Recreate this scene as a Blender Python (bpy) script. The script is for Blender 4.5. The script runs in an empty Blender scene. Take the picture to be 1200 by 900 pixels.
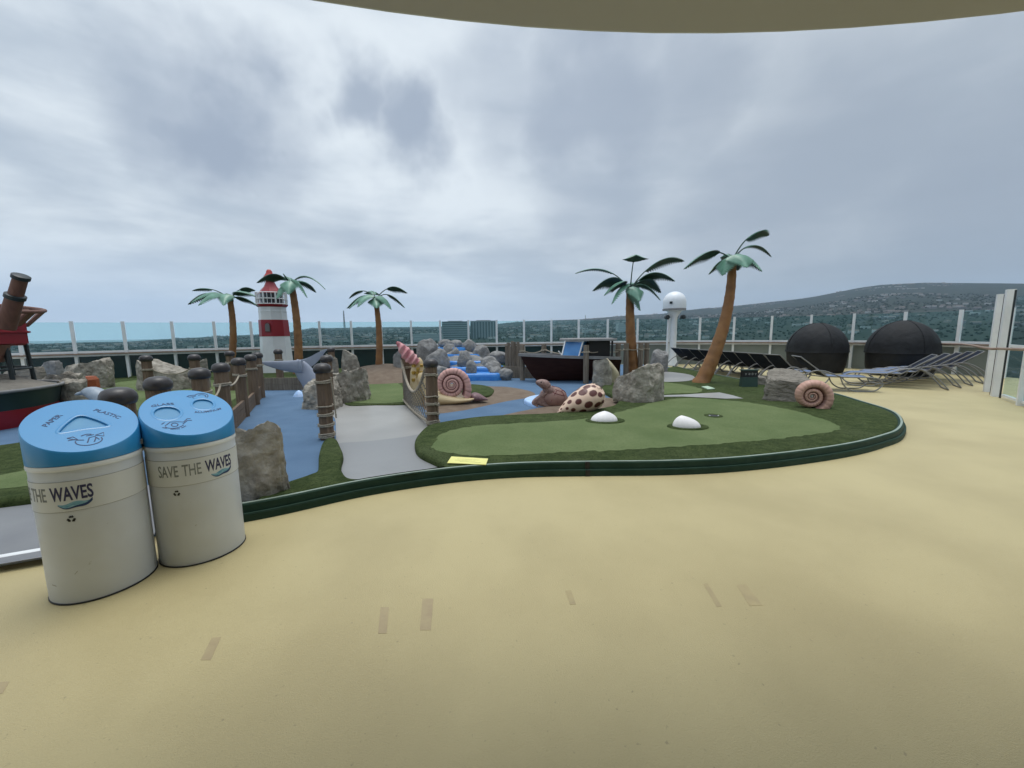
import bpy, bmesh, math, random
from mathutils import Vector, Matrix, noise as mn
random.seed(7)
PI = math.pi; R = math.radians
S = bpy.context.scene
COL = S.collection

# ------------------------------------------------------------------ camera
F = 465.0; H = 1.65
cam_d = bpy.data.cameras.new('camera'); cam = bpy.data.objects.new('camera', cam_d); COL.objects.link(cam)
cam_d.sensor_width = 36; cam_d.lens = F / 1200 * 36; cam_d.clip_start = 0.05; cam_d.clip_end = 60000
CM = Matrix.Rotation(R(90 - 7.5), 3, 'X') @ Matrix.Rotation(-0.0122, 3, 'Z')
cam.rotation_euler = CM.to_euler(); cam.location = (0, 0, H)
S.camera = cam

def ray(px, py): return CM @ Vector(((px - 600) / F, (450 - py) / F, -1))
def G(px, py, z=0.0):                       # photo pixel -> point on the level z
    d = ray(px, py); t = (z - H) / d.z
    return Vector((d.x * t, d.y * t, z))
def A(px, py, Y):                           # photo pixel -> point at distance Y ahead
    d = ray(px, py); t = Y / d.y
    return Vector((d.x * t, Y, H + d.z * t))
def hor(px): return 396.3 - 0.0122 * px

# ------------------------------------------------------------------ materials
def nodes(m):
    m.use_nodes = True
    nt = m.node_tree; nt.nodes.clear()
    return nt, nt.nodes, nt.links
def M(name, c1, c2=None, scale=6, rough=0.6, bump=0.0, bscale=40, bdist=0.02, metal=0, spec=0.5, stretch=(1, 1, 1), det=5, lo=0.35, hi=0.65,
      c3=None, scale3=1.2, coat=0, amt3=1.0, speck=None):
    m = bpy.data.materials.new(name); nt, N, L = nodes(m)
    out = N.new('ShaderNodeOutputMaterial'); b = N.new('ShaderNodeBsdfPrincipled')
    L.new(b.outputs[0], out.inputs[0])
    b.inputs['Roughness'].default_value = rough; b.inputs['Metallic'].default_value = metal
    b.inputs['Specular IOR Level'].default_value = spec; b.inputs['Coat Weight'].default_value = coat
    b.inputs['Base Color'].default_value = (*c1, 1)
    tc = N.new('ShaderNodeTexCoord'); mp = N.new('ShaderNodeMapping'); mp.inputs['Scale'].default_value = stretch
    L.new(tc.outputs['Object'], mp.inputs[0])
    oi = N.new('ShaderNodeObjectInfo'); mu = N.new('ShaderNodeMath'); mu.operation = 'MULTIPLY'; mu.inputs[1].default_value = 37
    L.new(oi.outputs['Random'], mu.inputs[0])
    def nz(sc, d=det):
        n = N.new('ShaderNodeTexNoise'); n.noise_dimensions = '4D'; n.inputs['Scale'].default_value = sc; n.inputs['Detail'].default_value = d
        L.new(mp.outputs[0], n.inputs['Vector']); L.new(mu.outputs[0], n.inputs['W']); return n
    def ramp(n, a, bb):
        r = N.new('ShaderNodeMapRange'); r.inputs[1].default_value = a; r.inputs[2].default_value = bb
        L.new(n.outputs[0], r.inputs[0]); return r
    col = None
    if c2 is not None:
        mx = N.new('ShaderNodeMix'); mx.data_type = 'RGBA'
        mx.inputs[6].default_value = (*c1, 1); mx.inputs[7].default_value = (*c2, 1)
        L.new(ramp(nz(scale), lo, hi).outputs[0], mx.inputs[0]); col = mx.outputs[2]
        if c3 is not None:
            m3 = N.new('ShaderNodeMix'); m3.data_type = 'RGBA'; m3.inputs[7].default_value = (*c3, 1)
            L.new(col, m3.inputs[6])
            r3 = ramp(nz(scale3), 0.45, 0.75); r3.inputs[4].default_value = amt3
            L.new(r3.outputs[0], m3.inputs[0]); col = m3.outputs[2]
        if speck is not None:                       # fine grain: (colour, noise scale, low, high, amount)
            m4 = N.new('ShaderNodeMix'); m4.data_type = 'RGBA'; m4.inputs[7].default_value = (*speck[0], 1); L.new(col, m4.inputs[6])
            r4 = ramp(nz(speck[1], 3), speck[2], speck[3]); r4.inputs[4].default_value = speck[4]; L.new(r4.outputs[0], m4.inputs[0]); col = m4.outputs[2]
        L.new(col, b.inputs['Base Color'])
    if bump:
        bp = N.new('ShaderNodeBump'); bp.inputs['Strength'].default_value = bump; bp.inputs['Distance'].default_value = bdist
        L.new(nz(bscale).outputs[0], bp.inputs['Height']); L.new(bp.outputs[0], b.inputs['Normal'])
    m['b'] = b.name
    return m

MT = {}
def mk(k, *a, **kw): MT[k] = M(k, *a, **kw); return MT[k]
mk('deck_coating', (0.502, 0.423, 0.224), (0.452, 0.378, 0.198), scale=0.7, rough=0.48, bump=0.25, bscale=140, c3=(0.385, 0.318, 0.163), scale3=0.7, amt3=0.7, spec=0.35, speck=((0.27, 0.225, 0.13), 42, .66, .74, .65))
mk('blue_rubber', (0.080, 0.145, 0.235), (0.100, 0.172, 0.268), scale=2.2, rough=0.8, bump=0.35, bscale=160, c3=(0.07, 0.12, 0.20), scale3=0.6, amt3=0.5, spec=0.25)
mk('grey_rubber', (0.30, 0.293, 0.275), (0.345, 0.337, 0.32), scale=1.6, rough=0.40, bump=0.06, bscale=60, c3=(0.22, 0.22, 0.22), scale3=0.5, amt3=0.6)
mk('grey_near', (0.215, 0.22, 0.222), (0.25, 0.252, 0.252), scale=1.6, rough=0.42, bump=0.08, bscale=60, c3=(0.18, 0.185, 0.19), scale3=0.8, amt3=0.6)
mk('grey_walkway', (0.17, 0.175, 0.185), (0.21, 0.215, 0.22), scale=1.6, rough=0.5, bump=0.1, bscale=80)
mk('brown_rubber', (0.155, 0.115, 0.085), (0.20, 0.155, 0.115), scale=5, rough=0.9, bump=0.4, bscale=160, spec=0.2)
mk('dark_turf', (0.046, 0.068, 0.023), (0.086, 0.114, 0.042), scale=9, rough=0.95, bump=1.0, bscale=220, c3=(0.098, 0.122, 0.055), scale3=1.1, amt3=0.8, spec=0.1, det=9, speck=((0.022, 0.036, 0.012), 45, .50, .66, .75))
mk('putting_turf', (0.128, 0.165, 0.070), (0.150, 0.188, 0.084), scale=3, rough=0.95, bump=0.5, bscale=300, c3=(0.092, 0.132, 0.052), scale3=0.9, amt3=0.9, spec=0.1, speck=((0.075, 0.105, 0.042), 60, .48, .70, .6))
mk('kerb_green', (0.012, 0.036, 0.023), (0.018, 0.047, 0.030), scale=3, spec=0.2, rough=0.6, bump=0.05, c3=(0.028, 0.055, 0.04), scale3=6, amt3=0.4)
mk('kerb_trim', (0.30, 0.36, 0.30), (0.22, 0.28, 0.22), scale=8, rough=0.4)
mk('white_paint', (0.78, 0.79, 0.79), (0.70, 0.71, 0.71), scale=3, rough=0.4)
mk('bin_white', (0.66, 0.69, 0.735), (0.63, 0.66, 0.70), scale=3, rough=0.42, c3=(0.55, 0.56, 0.565), scale3=2.4, amt3=0.85, speck=((0.36, 0.35, 0.32), 30, .70, .76, .5))
mk('bin_band', (0.67, 0.675, 0.655), (0.63, 0.63, 0.59), scale=5, rough=0.35)
mk('seam_grey', (0.33, 0.32, 0.29), rough=0.6)
mk('lid_blue', (0.030, 0.235, 0.49), (0.034, 0.25, 0.51), scale=3, rough=0.30, spec=.65, bump=0.03, bscale=200)
mk('lid_recess', (0.05, 0.23, 0.43), (0.07, 0.26, 0.44), scale=9, rough=0.4)
mk('ink_navy', (0.02, 0.045, 0.12), rough=0.6)
mk('ink_purple', (0.035, 0.035, 0.09), rough=0.6)
mk('ink_faded', (0.17, 0.18, 0.165), (0.25, 0.26, 0.24), scale=25, rough=0.6)
mk('ink_black', (0.012, 0.012, 0.012), rough=0.6)
mk('wave_teal', (0.06, 0.24, 0.34), (0.30, 0.50, 0.53), scale=30, rough=0.5, stretch=(1, 1, 3))
mk('wood_post', (0.135, 0.088, 0.055), (0.215, 0.148, 0.096), scale=7, rough=0.85, bump=0.7, bscale=18, stretch=(4, 4, 0.35), c3=(0.08, 0.054, 0.036), scale3=4, amt3=0.7)
mk('wood_grey', (0.15, 0.12, 0.09), (0.24, 0.20, 0.155), scale=7, rough=0.9, bump=0.6, bscale=18, stretch=(4, 4, 0.4))
mk('cap_black', (0.028, 0.024, 0.024), (0.05, 0.042, 0.04), scale=8, rough=0.38, bump=0.1)
mk('rope', (0.46, 0.40, 0.31), (0.30, 0.26, 0.20), scale=60, rough=0.95, bump=0.8, bscale=120)
mk('rope_dark', (0.10, 0.09, 0.075), (0.17, 0.155, 0.13), scale=50, rough=0.95)
mk('rock', (0.25, 0.225, 0.185), (0.43, 0.395, 0.335), scale=7, rough=0.92, bump=1.0, bscale=9, bdist=.07, c3=(0.125, 0.108, 0.085), scale3=6, amt3=0.8, det=9, spec=0.2)
mk('rock_grey', (0.205, 0.20, 0.195), (0.30, 0.295, 0.285), scale=9, rough=0.9, bump=1.0, bscale=14, bdist=.04, c3=(0.11, 0.107, 0.102), scale3=5, amt3=0.7, det=9, spec=0.2)
mk('rock_brown', (0.20, 0.18, 0.15), (0.32, 0.29, 0.245), scale=5, rough=0.92, bump=1.0, bscale=8, bdist=.07, c3=(0.10, 0.09, 0.075), scale3=5, amt3=0.8, det=9, stretch=(1, 1, 1.8), spec=0.2)
mk('trunk', (0.235, 0.102, 0.031), (0.315, 0.15, 0.050), scale=5, rough=0.55, bump=0.25, bscale=30, c3=(0.12, 0.055, 0.022), scale3=4, amt3=0.6)
mk('red_paint', (0.30, 0.012, 0.022), (0.26, 0.012, 0.02), scale=3, rough=0.4)
mk('roof_red', (0.42, 0.035, 0.028), (0.36, 0.03, 0.025), scale=3, rough=0.45)
mk('maroon', (0.12, 0.008, 0.012), (0.15, 0.012, 0.016), scale=4, rough=0.4)
mk('hull_green', (0.012, 0.03, 0.033), (0.018, 0.04, 0.042), scale=4, rough=0.4)
mk('dark_steel', (0.015, 0.022, 0.024), rough=0.45)
mk('buoy_wood', (0.17, 0.075, 0.05), (0.12, 0.052, 0.036), scale=5, rough=0.6, stretch=(4, 4, .4))
mk('boat_hull', (0.034, 0.013, 0.010), (0.048, 0.019, 0.014), scale=3, spec=0.15, rough=0.6, stretch=(1, 1, 5))
mk('boat_trim', (0.24, 0.235, 0.235), (0.19, 0.185, 0.18), scale=6, rough=0.6)
mk('black_paint', (0.008, 0.008, 0.009), rough=0.5)
mk('screen_blue', (0.06, 0.22, 0.52), (0.09, 0.28, 0.58), scale=4, rough=0.25)
mk('cascade_blue', (0.035, 0.19, 0.56), (0.05, 0.25, 0.62), scale=6, rough=0.25, bump=0.15, bscale=9)
mk('mat_pale', (0.40, 0.52, 0.38), (0.45, 0.56, 0.43), scale=9, rough=0.8)
mk('splash', (0.35, 0.55, 0.85), (0.55, 0.68, 0.88), scale=9, rough=0.4)
mk('whale_grey', (0.255, 0.28, 0.345), (0.30, 0.325, 0.39), scale=3, rough=0.5, bump=0.05)
mk('dolphin_grey', (0.22, 0.27, 0.33), (0.33, 0.38, 0.43), scale=8, rough=0.45)
mk('snail_body', (0.66, 0.52, 0.30), (0.60, 0.45, 0.25), scale=3, rough=0.5)
mk('purple_shell', (0.13, 0.065, 0.075), (0.26, 0.15, 0.15), scale=9, rough=0.5, stretch=(.3, 6, 2))
mk('shell_pink', (0.50, 0.165, 0.19), (0.62, 0.34, 0.33), scale=7, rough=0.5, bump=0.3, bscale=16)
mk('turtle_shell', (0.20, 0.105, 0.085), (0.28, 0.165, 0.13), scale=5, rough=0.5, bump=0.2)
mk('turtle_skin', (0.32, 0.21, 0.18), (0.18, 0.105, 0.09), scale=26, rough=0.6)
mk('white_shell', (0.86, 0.82, 0.80), (0.80, 0.765, 0.75), scale=5, rough=0.4)
mk('pale_conch', (0.46, 0.40, 0.26), (0.36, 0.30, 0.19), scale=6, rough=0.6, bump=.3)
mk('yellow_card', (0.78, 0.74, 0.25), (0.74, 0.69, 0.22), scale=3, rough=0.5)
mk('card_print', (0.42, 0.42, 0.16), (0.70, 0.66, 0.25), scale=60, rough=0.6)
mk('tape', (0.355, 0.275, 0.155), (0.41, 0.33, 0.178), scale=14, rough=0.55)
mk('tape_faint', (0.36, 0.285, 0.15), (0.41, 0.33, 0.165), scale=14, rough=0.5)
mk('sign_green', (0.025, 0.055, 0.045), (0.032, 0.066, 0.054), scale=4, rough=0.45)
mk('steel_tube', (0.19, 0.188, 0.185), (0.24, 0.236, 0.23), scale=8, rough=0.38, metal=0.3)
mk('sling_navy', (0.015, 0.019, 0.031), (0.021, 0.026, 0.041), scale=20, spec=0.12, rough=0.8, bump=0.2, bscale=250)
mk('sling_sky_sheen', (0.085, 0.135, 0.25), (0.105, 0.16, 0.285), scale=12, rough=0.5, bump=0.2, bscale=250)  # navy seat fabric with the sky's blue sheen put into its colour
mk('cover_black', (0.009, 0.0095, 0.011), (0.016, 0.017, 0.019), scale=3, spec=0.3, rough=0.7, bump=0.6, bscale=4, bdist=.06)
mk('rail_wood', (0.23, 0.155, 0.115), (0.30, 0.21, 0.155), scale=5, rough=0.55)
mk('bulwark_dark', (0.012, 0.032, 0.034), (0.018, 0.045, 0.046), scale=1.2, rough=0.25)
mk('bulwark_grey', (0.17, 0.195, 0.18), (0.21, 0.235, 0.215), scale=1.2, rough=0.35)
mk('ceiling_paint', (0.47, 0.47, 0.485), (0.44, 0.44, 0.455), scale=0.6, rough=0.7)
mk('ceiling_edge', (0.62, 0.66, 0.68), rough=0.5)
mk('radome_white', (0.78, 0.80, 0.82), rough=0.35)
mk('orange', (0.36, 0.085, 0.025), (0.28, 0.065, 0.02), scale=6, rough=0.6)
mk('window_dark', (0.03, 0.035, 0.04), rough=0.2)
mk('window_grey', (0.14, 0.13, 0.13), rough=0.3)
mk('water', (0.025, 0.095, 0.125), (0.03, 0.11, 0.14), scale=0.004, rough=0.25, bump=0.5, bscale=0.05)
mk('building_pale', (0.34, 0.37, 0.37), (0.29, 0.32, 0.32), scale=0.02, rough=0.6)
mk('building_grey', (0.22, 0.26, 0.27), (0.26, 0.30, 0.31), scale=0.02, rough=0.6)
mk('building_glass', (0.06, 0.09, 0.10), (0.09, 0.12, 0.13), scale=0.05, rough=0.3)
mk('tree_far', (0.019, 0.033, 0.026), (0.028, 0.044, 0.032), scale=0.05, rough=0.95, spec=0.1)
for k, c in (('house_white', (0.40, 0.41, 0.41)), ('house_cream', (0.26, 0.25, 0.23)), ('house_grey', (0.17, 0.18, 0.19)), ('house_roof', (0.12, 0.10, 0.09))):
    mk(k, c, tuple(v * .85 for v in c), scale=0.03, rough=0.8)
mk('terrain', (0.020, 0.032, 0.028), (0.040, 0.052, 0.044), scale=0.02, det=9, rough=1.0, c3=(0.060, 0.066, 0.058), scale3=0.006, amt3=0.5, spec=0.05)

def glass_mat(name, tint, refl=0.06):
    m = bpy.data.materials.new(name); nt, N, L = nodes(m)
    out = N.new('ShaderNodeOutputMaterial'); t = N.new('ShaderNodeBsdfTransparent'); t.inputs[0].default_value = (*tint, 1)
    g = N.new('ShaderNodeBsdfGlossy'); g.inputs['Roughness'].default_value = 0.03
    lw = N.new('ShaderNodeLayerWeight'); lw.inputs[0].default_value = .5; pw = N.new('ShaderNodeMath'); pw.operation = 'POWER'; pw.inputs[1].default_value = 5; L.new(lw.outputs['Facing'], pw.inputs[0]); fr = N.new('ShaderNodeMath'); fr.operation = 'MULTIPLY_ADD'; fr.inputs[1].default_value = .35; fr.inputs[2].default_value = .02; L.new(pw.outputs[0], fr.inputs[0])
    mx = N.new('ShaderNodeMixShader')
    L.new(fr.outputs[0], mx.inputs[0]); L.new(t.outputs[0], mx.inputs[1]); L.new(g.outputs[0], mx.inputs[2]); L.new(mx.outputs[0], out.inputs[0])
    MT[name] = m
glass_mat('screen_glass', (0.84, 0.96, 0.95))
glass_mat('clear_glass', (0.84, 0.93, 0.93))

def leaf_mat():  # underside shade and pale top sheen are put into the leaf colours
    for k, c1, c2, r, tr in (('leaf_top_lit', (0.155, 0.32, 0.23), (0.075, 0.19, 0.13), 0.36, 0.12), ('leaf_under_shaded', (0.012, 0.038, 0.026), (0.03, 0.075, 0.05), 0.5, 0.12)):
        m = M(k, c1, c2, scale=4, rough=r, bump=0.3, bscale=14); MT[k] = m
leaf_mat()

def spotted(name, base, spot, scale, thr, rnd=0.75):
    m = bpy.data.materials.new(name); nt, N, L = nodes(m)
    out = N.new('ShaderNodeOutputMaterial'); b = N.new('ShaderNodeBsdfPrincipled'); L.new(b.outputs[0], out.inputs[0])
    b.inputs['Roughness'].default_value = 0.42
    tc = N.new('ShaderNodeTexCoord'); v = N.new('ShaderNodeTexVoronoi'); v.inputs['Scale'].default_value = scale; v.inputs['Randomness'].default_value = rnd
    L.new(tc.outputs['Object'], v.inputs['Vector'])
    r = N.new('ShaderNodeMapRange'); r.inputs[1].default_value = thr; r.inputs[2].default_value = thr - 0.03
    L.new(v.outputs['Distance'], r.inputs[0])
    mx = N.new('ShaderNodeMix'); mx.data_type = 'RGBA'; mx.inputs[6].default_value = (*base, 1); mx.inputs[7].default_value = (*spot, 1)
    L.new(r.outputs[0], mx.inputs[0]); L.new(mx.outputs[2], b.inputs['Base Color'])
    MT[name] = m
mk('gold_check', (0.46, 0.29, 0.05), (0.38, 0.22, 0.03), scale=9, rough=0.45)

def attr_mat(name, a, b_, rough=0.5):         # colour follows the painted 'paint' attribute of the mesh
    m = bpy.data.materials.new(name); nt, N, L = nodes(m)
    out = N.new('ShaderNodeOutputMaterial'); b = N.new('ShaderNodeBsdfPrincipled'); L.new(b.outputs[0], out.inputs[0])
    b.inputs['Roughness'].default_value = rough
    at = N.new('ShaderNodeAttribute'); at.attribute_name = 'paint'
    mx = N.new('ShaderNodeMix'); mx.data_type = 'RGBA'; mx.inputs[6].default_value = (*a, 1); mx.inputs[7].default_value = (*b_, 1)
    L.new(at.outputs['Fac'], mx.inputs[0]); L.new(mx.outputs[2], b.inputs['Base Color'])
    MT[name] = m
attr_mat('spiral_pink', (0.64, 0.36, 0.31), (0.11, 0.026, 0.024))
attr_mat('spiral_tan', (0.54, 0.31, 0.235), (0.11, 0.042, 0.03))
attr_mat('cowrie_spots', (0.70, 0.50, 0.37), (0.095, 0.022, 0.016), 0.42)

# ------------------------------------------------------------------ mesh helpers
class MB:
    def __init__(s): s.v = []; s.f = []; s.mi = []; s.at = {}
    def face(s, idx, mi=0): s.f.append(tuple(idx)); s.mi.append(mi)
    def add(s, vs): n = len(s.v); s.v += [Vector(p) for p in vs]; return n
    def box(s, c, size, rot=None, mi=0, taper=1.0):
        x, y, z = (q / 2 for q in size); P = []
        for dz in (-1, 1):
            k = taper if dz > 0 else 1
            for dx, dy in ((-1, -1), (1, -1), (1, 1), (-1, 1)): P.append(Vector((dx * x * k, dy * y * k, dz * z)))
        if rot is not None: P = [rot @ p for p in P]
        n = s.add([Vector(c) + p for p in P])
        for q in ((3, 2, 1, 0), (4, 5, 6, 7), (0, 1, 5, 4), (1, 2, 6, 5), (2, 3, 7, 6), (3, 0, 4, 7)): s.face([n + i for i in q], mi)
    def beam(s, a, b, w, h, mi=0):
        a, b = Vector(a), Vector(b); d = b - a; l = d.length; d.normalize()
        up = Vector((0, 0, 1)) if abs(d.z) < .95 else Vector((1, 0, 0))
        sd = d.cross(up).normalized(); up = sd.cross(d)
        s.box((a + b) / 2, (w, l, h), Matrix((sd, d, up)).transposed(), mi)
    def tube(s, pts, rad, n=8, closed=False, caps=True, mi=0, flat=None):
        pts = [Vector(p) for p in pts]; K = len(pts)
        if not hasattr(rad, '__len__'): rad = [rad] * K
        prev = None; base = len(s.v)
        for i, p in enumerate(pts):
            if closed: t = pts[(i + 1) % K] - pts[i - 1]
            else: t = pts[min(i + 1, K - 1)] - pts[max(i - 1, 0)]
            t = t.normalized() if t.length > 1e-9 else Vector((0, 0, 1))
            if prev is None:
                u = t.cross(Vector((0, 0, 1)))
                if u.length < .1: u = t.cross(Vector((0, 1, 0)))
            else: u = prev - t * prev.dot(t)
            u.normalize(); prev = u; w = t.cross(u)
            for k in range(n):
                a = 2 * PI * k / n
                s.v.append(p + (u * math.cos(a) + w * math.sin(a) * (flat or 1)) * rad[i])
        for i in range(K if closed else K - 1):
            for k in range(n):
                a = base + i * n + k; b = base + i * n + (k + 1) % n
                c = base + ((i + 1) % K) * n + (k + 1) % n; d = base + ((i + 1) % K) * n + k
                s.face((a, d, c, b), mi)
        if caps and not closed:
            s.face([base + k for k in range(n)], mi); s.face([base + (K - 1) * n + k for k in reversed(range(n))], mi)
        return base
    def lathe(s, prof, n=24, c=(0, 0, 0), sx=1, sy=1, mi=0, rot=None, a0=0.0):
        base = len(s.v); c = Vector(c)
        for r, z in prof:
            for k in range(n):
                a = a0 + 2 * PI * k / n; p = Vector((r * math.cos(a) * sx, r * math.sin(a) * sy, z))
                s.v.append(c + (rot @ p if rot is not None else p))
        for i in range(len(prof) - 1):
            for k in range(n):
                a = base + i * n + k; b = base + i * n + (k + 1) % n
                s.face((a, b, b + n, a + n), mi)
        s.face([base + k for k in reversed(range(n))], mi); q = base + (len(prof) - 1) * n
        s.face([q + k for k in range(n)], mi)
    def sheet(s, loop, z=None, mi=0):
        n = s.add([(p[0], p[1], p[2] if z is None else z) for p in loop]); s.face(range(n, n + len(loop)), mi)
    def slab(s, loop, z0, z1, inset=0.0, mi=0):
        # closed outline with its own side and (optionally) a rounded edge
        L = ccw([(p[0], p[1]) for p in loop]); K = len(L)
        rings = [(0, z0), (0, z1)] if not inset else [(0, z0), (0, z1 - (z1 - z0) * .45), (inset * .3, z1 - (z1 - z0) * .12), (inset, z1)]
        base = len(s.v)
        for d, z in rings:
            for p in offset(L, -d): s.v.append(Vector((p[0], p[1], z)))
        for i in range(len(rings) - 1):
            for k in range(K):
                a = base + i * K + k; b = base + i * K + (k + 1) % K
                s.face((a, b, b + K, a + K), mi)
        q = base + (len(rings) - 1) * K
        s.face(range(q, q + K), mi)
    def build(s, name, mats, parent=None, smooth=None, local=False):
        me = bpy.data.meshes.new(name)
        off = Vector((0, 0, 0)) if (parent is None or local) else chain_loc(parent)
        me.from_pydata([tuple(p - off) for p in s.v], [], s.f)
        if not isinstance(mats, (list, tuple)): mats = [mats]
        for m in mats: me.materials.append(MT[m])
        if len(mats) > 1: me.polygons.foreach_set('material_index', s.mi)
        for k, vals in s.at.items():
            a = me.attributes.new(k, 'FLOAT', 'POINT'); a.data.foreach_set('value', vals)
        me.update()
        if smooth is not None:
            me.shade_smooth(); me.set_sharp_from_angle(angle=R(smooth))
        o = bpy.data.objects.new(name, me); COL.objects.link(o)
        if parent is not None: o.parent = parent
        return o
def chain_loc(o):
    v = Vector((0, 0, 0))
    while o is not None: v += Vector(o.location); o = o.parent
    return v
def recentre(o, loc):                        # put a parentless mesh's origin at loc
    loc = Vector(loc); o.data.transform(Matrix.Translation(-loc)); o.location = loc; return o
def ccw(L):
    a = sum(L[i][0] * L[(i + 1) % len(L)][1] - L[(i + 1) % len(L)][0] * L[i][1] for i in range(len(L)))
    return L if a > 0 else L[::-1]
def offset(L, d):                            # d > 0 outward for ccw loops
    K = len(L); out = []
    for i in range(K):
        a, p, b = (Vector(L[j % K]).to_2d() for j in (i - 1, i, i + 1))
        t = (b - a); t = t.normalized() if t.length > 1e-9 else Vector((1, 0))
        out.append(p + Vector((t.y, -t.x)) * d)
    return out
def smooth_loop(P, sub=5):
    P = [Vector(p) for p in P]; K = len(P); out = []
    for i in range(K):
        a, b, c, d = P[i - 1], P[i], P[(i + 1) % K], P[(i + 2) % K]
        for k in range(sub):
            t = k / sub
            out.append(.5 * (2 * b + (c - a) * t + (2 * a - 5 * b + 4 * c - d) * t * t + (3 * b - a - 3 * c + d) * t ** 3))
    return out
def smooth_line(P, sub=6):
    P = [Vector(p) for p in P]; Q = [2 * P[0] - P[1]] + P + [2 * P[-1] - P[-2]]; out = []
    for i in range(1, len(Q) - 2):
        a, b, c, d = Q[i - 1:i + 3]
        for k in range(sub):
            t = k / sub
            out.append(.5 * (2 * b + (c - a) * t + (2 * a - 5 * b + 4 * c - d) * t * t + (3 * b - a - 3 * c + d) * t ** 3))
    out.append(P[-1]); return out
def interp(T, x):
    if x <= T[0][0]: return T[0][1]
    for (a, u), (b, v) in zip(T, T[1:]):
        if x <= b: return u + (v - u) * (x - a) / (b - a)
    return T[-1][1]

def tag(o, label, cat, group=None):
    o['label'] = label; o['category'] = cat
    if group: o['group'] = group
    return o
def kind(o, k): o['kind'] = k; return o
def thing(name, label, cat, loc=(0, 0, 0), rz=0, group=None):
    o = bpy.data.objects.new(name, None); COL.objects.link(o); o.empty_display_size = .1
    o.location = loc; o.rotation_euler = (0, 0, rz); return tag(o, label, cat, group)
def dup(root, loc, rz=0, label=None, scale=None):
    r = root.copy(); COL.objects.link(r); r.location = loc; r.rotation_euler = (0, 0, rz)
    if label: r['label'] = label
    if scale: r.scale = scale
    for ch in list(root.children):
        c = ch.copy(); COL.objects.link(c); c.parent = r
        for g in list(ch.children):
            d = g.copy(); COL.objects.link(d); d.parent = c
    return r

# ------------------------------------------------------------------ the deck and the course floor
ZB = 0.06            # level of the hard course floor
ZT = 0.15            # top of the turf
m = MB(); m.sheet([(-40, -16, 0), (40, -16, 0), (40, 24, 0), (-40, 24, 0)])
# deck ends just beyond the windscreen: trimmed to the bow's outline
FT = [(0, 13.3), (100, 14.5), (300, 16.9), (480, 18.5), (600, 19.3), (700, 19.7), (780, 19.4), (860, 18.6), (950, 17), (1000, 16.2), (1060, 15), (1125, 13.7), (1200, 12.1)]
def fence_at(px):
    Y = interp(FT, px)
    e = (interp(FT, px - 30) + interp(FT, px + 30) + Y) / 3
    p = A(px, hor(px), e); return Vector((p.x, p.y, 0))
fline = [fence_at(x) for x in range(-20, 1200, 30)]
fl = [Vector((-19.5, -14, 0)), Vector((-19.8, 4, 0)), Vector((-18.9, 9.5, 0))] + fline + [Vector((16.2, 9, 0)), Vector((16.4, 2, 0)), Vector((16.2, -14, 0))]
m = MB(); m.slab([(p.x * 1.02, p.y * 1.02 + .1) for p in fl], -0.4, 0.0)
kind(m.build('deck', 'deck_coating'), 'structure')

edge_px = [(290, 610), (340, 600), (430, 580), (520, 566), (600, 559), (690, 557), (780, 556), (860, 552), (940, 543), (1000, 533), (1036, 523), (1054, 515)]
front = [G(*p) for p in edge_px]
a, b = G(45, 655), G(0, 663)
left_ext = [b + (b - a) * 4.0 + Vector((0, -.5, 0)), b + (b - a) * 1.0, b, a, G(150, 634), G(220, 622)]
tip = [G(1058, 503), G(1046, 491), G(1012, 479), G(975, 467.5), G(930, 460), G(890, 454), G(830, 442), G(790, 433)]
back = [fence_at(x) * 0.955 for x in (770, 700, 600, 480, 300, 100, 20)]
outline = smooth_line(left_ext[1:] + front + tip, 5)
outline = [Vector((p.x, p.y)) for p in outline]
plat = [Vector((left_ext[0].x, left_ext[0].y))] + outline + [Vector((p.x, p.y)) for p in back] + [Vector((-16.5, 9.5)), Vector((-16, 4))]
m = MB(); m.slab(plat, -0.05, ZB); kind(m.build('course_floor', 'blue_rubber'), 'structure')

# kerb: two stepped bands with a pale trim line, swept along the edge
i0 = min(range(len(outline)), key=lambda i: (outline[i] - Vector((-2.9, 3.1))).length)
kl = outline[i0:]
def sweep(mb, line, prof, mi=0, close=True):
    K = len(prof); base = len(mb.v); L2 = [Vector((p[0], p[1])) for p in line]
    for i, p in enumerate(L2):
        t = L2[min(i + 1, len(L2) - 1)] - L2[max(i - 1, 0)]; t.normalize(); nrm = Vector((t.y, -t.x))
        for d, z in prof: q = p + nrm * d; mb.v.append(Vector((q.x, q.y, z)))
    for i in range(len(L2) - 1):
        for k in range(K if close else K - 1):
            a = base + i * K + k; b = base + i * K + (k + 1) % K
            mb.face((a, b, b + K, a + K), mi)
    mb.face([base + k for k in reversed(range(K))], mi); q = base + (len(L2) - 1) * K; mb.face([q + k for k in range(K)], mi)
m = MB()
sweep(m, kl, [(-.08, -.02), (.03, -.02), (.03, .066), (.012, .074), (0.0, .074), (-.004, .146), (-.012, .155), (-.045, .155), (-.08, .13)], 0)
sweep(m, kl, [(-.044, .1555), (-.018, .1555), (-.018, .160), (-.044, .160)], 1)
sweep(m, kl, [(.008, .0745), (.026, .071), (.027, .074), (.009, .0775)], 2)
kerb = kind(m.build('kerb', ['kerb_green', 'kerb_trim', 'kerb_green'], smooth=35), 'structure')
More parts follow.
